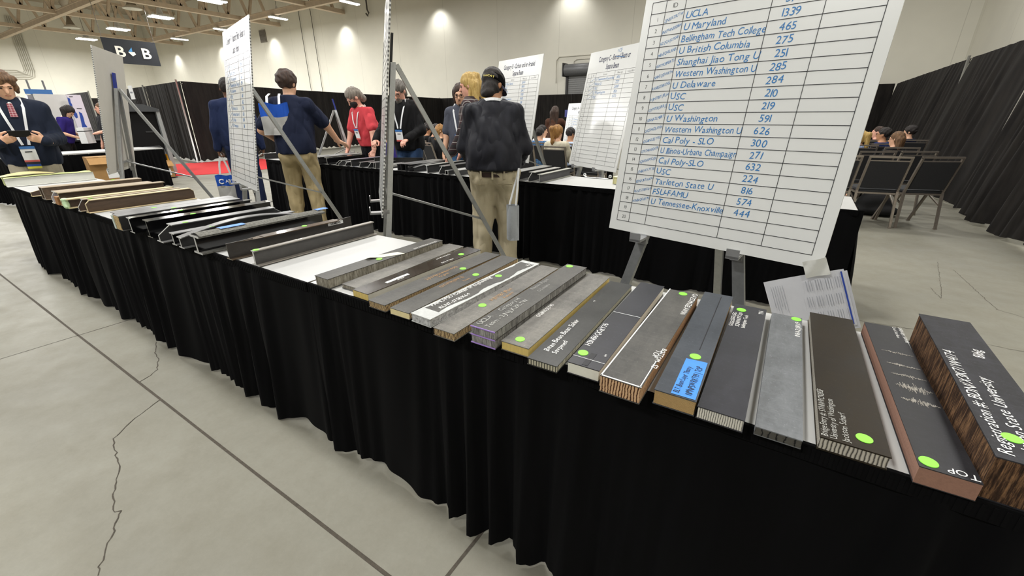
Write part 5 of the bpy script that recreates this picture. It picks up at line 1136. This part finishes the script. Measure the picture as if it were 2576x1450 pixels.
# distant standing people
person('dark-haired woman in a purple shirt looking into a white bag', (-13.45, 2.98, 0), YR(.6, .8), 1.62, .92, 'fair', cloth('#2c1f6b'), BLK, '#222', lean=16, arms=[(-.15, .28, 1.0), (.15, .28, 1.0)], hy=-10, hp=34, hair='long', hm=H_BLACK, sleeve='short', res=.014, hem=.86, loose=.02, hands=(((.4, .8, -.3), (0, .2, 1), .5), ((-.4, .8, -.3), (0, .2, 1), .5)), seed=2)
b_ = Vector((-13.45, 2.98, 0))+Vector((.6, .8, 0))*.40+Vector((.12, -.05, 0))
T = thing('shopping_bag', 'white shopping bag with black trim held open by the purple-shirted woman', 'bag', (b_.x, b_.y, .80), YR(.6, .8)); mb = MB(); mb.box((0, 0, .16), (.34, .12, .32)); mb.build('cloth', M_WHITE, T)
mb = MB(); mb.box((0, 0, .25), (.344, .124, .012)); mb.tube([(-.1, -.075, .3), (-.05, -.09, .1), (.16, -.09, .0)], .012, 5); mb.build('trim', BLK, T)
person('man in a dark T-shirt gesturing, partly hidden by the blank-backed scoreboard', (-12.52, 3.50, 0), YR(.25, -.97), 1.62, 1.02, 'pink', cloth('#26262a'), BLK, '#222', arms=[(-.3, .36, 1.12), (.28, .06, .85)], hair='bald', hm=H_BROWN, hy=-30, sleeve='short', res=.014, loose=.02, seed=3)
# seated audience
def seat(label, xy, yaw, skin_c, top, hair, hm, hy=0, hp=5, H=1.6, sleeve='long', **kw):
    return person(label, (xy[0], xy[1], 0), R(yaw), H, 1.0, skin_c, top, BLK, '#222', arms=[(-.16, .34, .66), (.16, .34, .66)], hair=hair, hm=hm, hy=hy, hp=hp, sit=True, res=.014, sleeve=sleeve, eyes=kw.pop('eyes', False), loose=.022, hem=.5, group='seated audience', **kw)
seat('seated person in a blue checked shirt, nearest right of the black-capped person', (-4.16, 7.4), 5, 'fair', plaid('plaid_blue', '#3a6690', '#2b4d74', '#6d93b5', 60), 'short', H_BLACK, -10, 8, 1.52)
seat('seated person with a long ginger ponytail and cream jacket', (-3.42, 6.66), 3, 'fair', cloth('#c9c2ad'), 'ponytail', H_GINGER, -22, 14)
seat('seated man in a pale blue shirt, right of the ponytailed person', (-3.54, 7.4), 0, 'tan', cloth('#aebfdd'), 'short', H_BLACK, -25, 18, 1.52)
seat('seated long-brown-haired person beside the Category C board edge', (-3.2, 7.95), 0, 'fair', BLK, 'curlylong', H_GINGER, -25, 10)
seat('seated person in white beside the blue-checked one, farther away', (-4.45, 8.02), 0, 'fair', M_WHITE, 'short', H_BLACK, -60, 5, 1.55)
seat('seated black-haired person farthest, beside the far scoreboard', (-3.9, 8.7), 0, 'fair', BLK, 'short', H_BLACK, 0, 5, 1.62)
person('standing person with long dark hair and brown top raising a phone', (-4.45, 8.55, 0), R(8), 1.50, .92, 'fair', cloth('#4a2f22'), BLK, '#222', arms=[(-.2, .2, .95), (.17, .25, 1.34)], hair='long', hm=H_DKB, res=.014, loose=.02, eyes=False, seed=5)
f = Vector((-math.sin(R(8)), math.cos(R(8)), 0)); pp = Vector((-4.45, 8.55, 0))+f*.29+Vector((f.y, -f.x, 0))*.15
T = thing('smartphone', 'smartphone held up by the standing long-haired person in brown', 'phone', (pp.x, pp.y, 1.30), R(8)); mb = MB(); mb.box((0, 0, .05), (.075, .009, .15)); mb.build('case', pm('#16161c', .3), T); mb = MB(); mb.box((0, -.005, .05), (.068, .001, .14)); mb.build('screen', pm('#5a5f9a', .2), T)
seat('seated dark-haired man with white collar, left one beside the bearded man', (-6.98, 7.34), -35, 'tan', BLK, 'curly', H_BLACK, -30, 20)
seat('seated dark-haired man with his head bowed, next to the curly-haired person', (-6.45, 7.0), -35, 'tan', BLK, 'short', H_BLACK, -30, 35)
seat('seated person with long curly light-brown hair left of the moustached man', (-5.85, 6.5), -25, 'fair', BLK, 'curlylong', H_GINGER, -25, 20)
seat('seated person in purple between the red T-shirt man and the easel', (-5.75, 5.1), 150, 'fair', cloth('#2d2372'), 'long', H_DKB, 0, 20, sleeve='short')
seat('seated blond ponytailed person in a blue patterned top at the right', (.78, 9.35), 50, 'fair', plaid('blue_blots', '#8ea3c8', '#2b3f7c', '#c5cede', 90), 'ponytail', H_BLOND, 10, 8, 1.45)
seat('seated close-cropped man in a black jacket at the right', (1.16, 10.95), 60, 'pink', BLK, 'bald', H_DKB, 20, 0, 1.5)
seat('seated black-haired man in a blue jumper and glasses at the right', (1.13, 9.86), 60, 'tan', cloth('#1c2f63'), 'short', H_BLACK, 15, 0, 1.5, glasses=True)
seat('seated brown-haired person in glasses and black top at the right', (1.2, 8.95), 50, 'fair', BLK, 'long', H_BROWN, 15, 6, 1.45, glasses=True)
seat('seated curly black-haired person against the right drapes', (1.7, 11.5), 60, 'fair', cloth('#161c33'), 'curly', H_BLACK, 15, 3, 1.5)
# ------------------------------------------------------------------ far left: booth, kiosk, trolley, boxes, carpet
T = thing('carpet', 'bright red carpet lying before the far left drapes', 'carpet', (-14, 6, 0)); q = [at(*p_, 0) for p_ in ((433, 414), (433, 444), (548, 438), (700, 423), (700, 398), (560, 406))]
mb = MB(); P_ = [Vector((v.x+14, v.y-6, .008)) for v in q]; P_ = P_+[Vector((v.x, v.y, 0)) for v in P_]; n = 6
mb.add(P_, [tuple(range(n)), tuple(range(n, 2*n))[::-1]]+[(i, (i+1) % n, n+(i+1) % n, n+i) for i in range(n)]); mb.build('pile', pm('#c01f22', .9, .08, 200), T)
T = thing('display_kiosk', 'tall black display cabinet seen from behind, silver side frame', 'cabinet', (-13.0, 4.17, 0)); yA, yB = -.55, .42
mb = MB(); mb.box((-.1, (yA+yB)/2, .78), (.16, yB-yA, 1.40)); mb.build('body', pm('#0a0a0b', .6, .2, 30, spec=.2), T)
mb = MB(); mb.prism([(yA-.02, 1.44), (yA-.02, 1.6), (yB-.22, 1.6), (yB+.06, 1.5), (yB+.06, 1.44)], -.22, .08, Matrix(((0, 0, 1, 0), (1, 0, 0, 0), (0, 1, 0, 0), (0, 0, 0, 1)))); mb.build('hood', pm('#3b3d3f', .5, .1), T)
mb = MB(); mb.prism([(yB+.0, .06), (yB+.0, 1.5), (yB+.07, 1.5), (yB+.09, .06)], -.2, .06, Matrix(((0, 0, 1, 0), (1, 0, 0, 0), (0, 1, 0, 0), (0, 0, 0, 1)))); mb.build('side_frame', pm('#a3a6a6', .4, .05, metal=.5), T)
mb = MB()
for zz in (.45, 1.0): 
    for yy in (-.35, .2): mb.box((-.015, yy, zz), (.012, .14, .03))
mb.box((-.018, .05, .62), (.01, .1, .12)); mb.build('vent_slots', pm('#2b2c2e', .4), T)
mb = MB()
for yy in (yA+.1, yB-.05): mb.lathe([(0, .12), (.05, .12), (.05, 0), (0, 0)], (-.08, yy, 0), 12)
mb.build('caster', pm('#222', .5), T)
c = Vector((-12.45, 4.16, 0)); T = thing('hand_truck', 'folding yellow and black hand truck before the black display cabinet', 'trolley', c, R(90)); YEL = pm('#c98f1c', .4, .08)
for s in (-1, 1):
    mb = MB(); mb.tube([(s*.21, 0, .06), (s*.23, .02, .36), (s*.22, .03, .52)], .022, 8); mb.build('rail', YEL, T, True)
mb = MB(); mb.tube([(-.22, .03, .50), (-.215, .04, .62), (-.15, .05, .69), (.15, .05, .69), (.215, .04, .62), (.22, .03, .50)], .018, 8); mb.build('handle', pm('#1a1b1d', .5), T, True)
mb = MB(); mb.box((0, .03, .30), (.4, .05, .14)); mb.build('cross_panel', pm('#1b2433', .6), T)
mb = MB(); mb.box((0, -.14, .02), (.42, .3, .012)); mb.build('toe_plate', pm('#17181a', .5), T)
for s in (-1, 1):
    mb = MB(); Mx = Matrix.Translation((s*.26, .06, .08)) @ Matrix.Rotation(R(90), 4, 'Y'); mb.add([Mx @ Vector((r_*math.cos(t), r_*math.sin(t), z_)) for r_, z_ in ((.02, -.02), (.08, -.02), (.08, .02), (.02, .02)) for t in np.linspace(0, 2*PI, 16, endpoint=False)], [(i*16+k, i*16+(k+1) % 16, (i+1)*16+(k+1) % 16, (i+1)*16+k) for i in range(3) for k in range(16)]); mb.build('wheel', pm('#1b1b1b', .7), T)
CARD = pm('#a27c4c', .85, .08, 14)
def carton(label, loc, rz, d, labelpos=None, z=0):
    T = thing('carton', label, 'box', (loc[0], loc[1], z), rz); mb = MB(); mb.box((0, 0, d[2]/2), d); mb.build('body', CARD, T)
    mb = MB(); mb.box((0, 0, d[2]+.001), (d[0]*.98, .05, .002)); mb.box((0, -d[1]/2-.001, d[2]-.06), (.05, .002, .12)); mb.build('packing_tape', pm('#b79a6d', .4), T)
    mb = MB(); mb.grid(lambda u, v: (-d[0]/2+d[0]*u, -d[1]/2-.004-.1*v, d[2]-.01-.10*v), 2, 2); mb.build('flap', CARD, T)
    if labelpos: mb = MB(); mb.box((labelpos[0], -d[1]/2-.002, labelpos[1]), (.16, .002, .15)); mb.build('paper_label', M_WHITE, T)
    return T
carton('cardboard box with a white shipping label standing on the yellow hand truck', (-12.27, 4.16), R(90), (.34, .22, .36), (.03, .12), .03)
carton('cardboard box with a paper label before the black-skirted booth table', (-10.1, 2.56), R(84), (.36, .34, .70), (.1, .42))
TB = thing('booth_table', 'black-skirted booth table with white top at the far left', 'table', (-10.9, 2.55, 0), R(12)); mb = MB(); mb.box((0, 0, .735), (.75, 2.3, .03)); mb.build('tabletop', COVER, TB)
mb = MB(); pleats(mb, (.375, -1.15, 0), (.375, 1.15, 0), (1, 0, 0), .73, .02, .1, .006, .04, 0, 3, 8); pleats(mb, (-.375, -1.15, 0), (.375, -1.15, 0), (0, -1, 0), .73, .02, .1, .006, .04, 0, 4, 8); mb.build('skirt', SKM, TB, True)
T = thing('paper_runner', 'white paper hanging over the edge of the far left booth table', 'paper', (-10.53, 1.95, .753), R(12)); mb = MB(); mb.grid(lambda u, v: ((-.18+.3*v if v < .5 else -.03+.045*min(1, (v-.5)*10)), -.42+.84*u, .001 if v < .5 else .001-.11*(v-.5)*2), 4, 8); mb.build('sheet', M_WHITE, T)
# exhibit wall
XD = -15.2; A = [atx(*p_, XD) for p_ in ((88, 230), (165, 235), (232, 336), (120, 338))]
def wallpanel(name, label, pts, m, parts=(), th=.04, cat='panel'):
    o = pts[0].copy(); o.z = 0; T = thing(name, label, cat, (pts[0].x, pts[0].y, 0)); mb = MB(); P_ = [p_-o for p_ in pts]; Pb = [p_-Vector((th, 0, 0)) for p_ in P_]; n = len(P_)
    mb.add(P_+Pb, [tuple(range(n)), tuple(range(n, 2*n))[::-1]]+[(i, n+i, n+(i+1) % n, (i+1) % n) for i in range(n)]); mb.build('board', m, T)
    for nm, px, mm in parts:
        mb = MB(); mb.add([atx(*q_, pts[0].x+.004)-o for q_ in px], [tuple(range(len(px)))]); mb.build(nm, mm, T)
    mb = MB(); P0 = [p_ for p_ in P_]; lo = min(p_.y for p_ in P0); hi = max(p_.y for p_ in P0); zb = min(p_.z for p_ in P0)
    for yy in (lo+.1, hi-.1): mb.box((-th/2, yy, (zb+.3)/2), (.03, .03, zb+.3))
    mb.build('support', pm('#6b6b6e', .5), T); return T
def vrect(px0, py0, px1, py1, x): 
    a, b = atx(px0, py0, x), atx(px1, py1, x); return [Vector((x, a.y, a.z)), Vector((x, b.y, a.z)), Vector((x, b.y, b.z)), Vector((x, a.y, b.z))]
WPN = pm('#cfcdc9', .6, .04, 3)
wallpanel('exhibit_panel', 'large plain white exhibit panel behind the purple-shirted woman', vrect(84, 236, 200, 336, XD), WPN)
BLU = pm('#23459c', .6, .1)
wallpanel('exhibit_panel', 'white exhibit panel with rounded corner and two blue machine drawings', vrect(166, 238, 236, 336, XD+.15), pm('#dad3de', .6, .03), (
    ('machine_drawing', [(169, 245), (176, 248), (178, 258), (181, 262), (183, 270), (188, 275), (190, 282), (194, 286), (196, 296), (192, 298), (187, 292), (184, 285), (180, 279), (176, 266), (172, 257)], BLU),
    ('machine_drawing', [(198, 281), (206, 285), (210, 296), (214, 312), (219, 318), (222, 333), (214, 333), (208, 324), (204, 306), (201, 292)], BLU),
    ('drawing_caption', [(174, 242.5), (183, 242.5), (183, 244.5), (174, 244.5)], LINE), ('drawing_caption', [(193, 272.5), (206, 273), (206, 274.5), (193, 274)], LINE)))
wallpanel('light_panel', 'grey dotted exhibit panel with glowing white edge, left of the plain white panel', vrect(66, 238, 112, 322, XD+.35), pm('#7d7c80', .6, .2, 6), (
    ('lit_edge', [(64, 240), (68, 240), (92, 324), (84, 324)], emit('#e9ecff', 2.2)), ('blue_lamp', [(82, 311), (92, 311), (94, 322), (84, 323)], emit('#3c52ff', 4)),
    *[('hole', [(x_, y_), (x_+2, y_), (x_+2, y_+2), (x_, y_+2)], LINE) for x_, y_ in ((78, 257), (86, 256), (81, 265), (88, 272), (84, 277), (94, 285), (90, 290), (102, 289))]))
wallpanel('header_sign', 'blue header sign above the white exhibit panels', vrect(60, 224, 134, 238, XD-.2), pm('#3a6aa5', .6, .05))
wallpanel('roll_up_banner', 'narrow blue roll-up banner beside the phone user', vrect(33, 258, 62, 350, XD+1.6), pm('#6f8fc4', .6, .5, 5), (('banner_head', [(34, 258), (60, 257), (64, 270), (37, 271)], pm('#34488f', .6)), ('white_caption', [(39, 261), (56, 260), (58, 266), (41, 267)], M_WHITE)), cat='banner')
T = thing('booth_counter', 'black booth counter below the exhibit panels', 'counter', (-14.6, 2.6, 0)); mb = MB(); pleats(mb, (.2, -2.6, 0), (.2, 1.7, 0), (1, 0, 0), .80, .02, .12, .006, .03, 0, 7, 8); mb.build('skirt', SKM, T, True); mb = MB(); mb.box((0, -.45, .81), (.45, 4.3, .03)); mb.build('top', pm('#1a1a1c', .6), T)
p_ = atx(320, 231, -19.0); T = thing('hanging_notice', 'small white notice pinned near the top of the far left drape', 'notice', aty(331, 233, 6.35)); mb = MB(); mb.box((0, -.0, 0), (.34, .01, .42)); mb.build('card', M_WHITE, T); mb = MB(); mb.box((0, -.006, .0), (.2, .002, .05)); mb.build('print', pm('#8a8d94', .6), T)
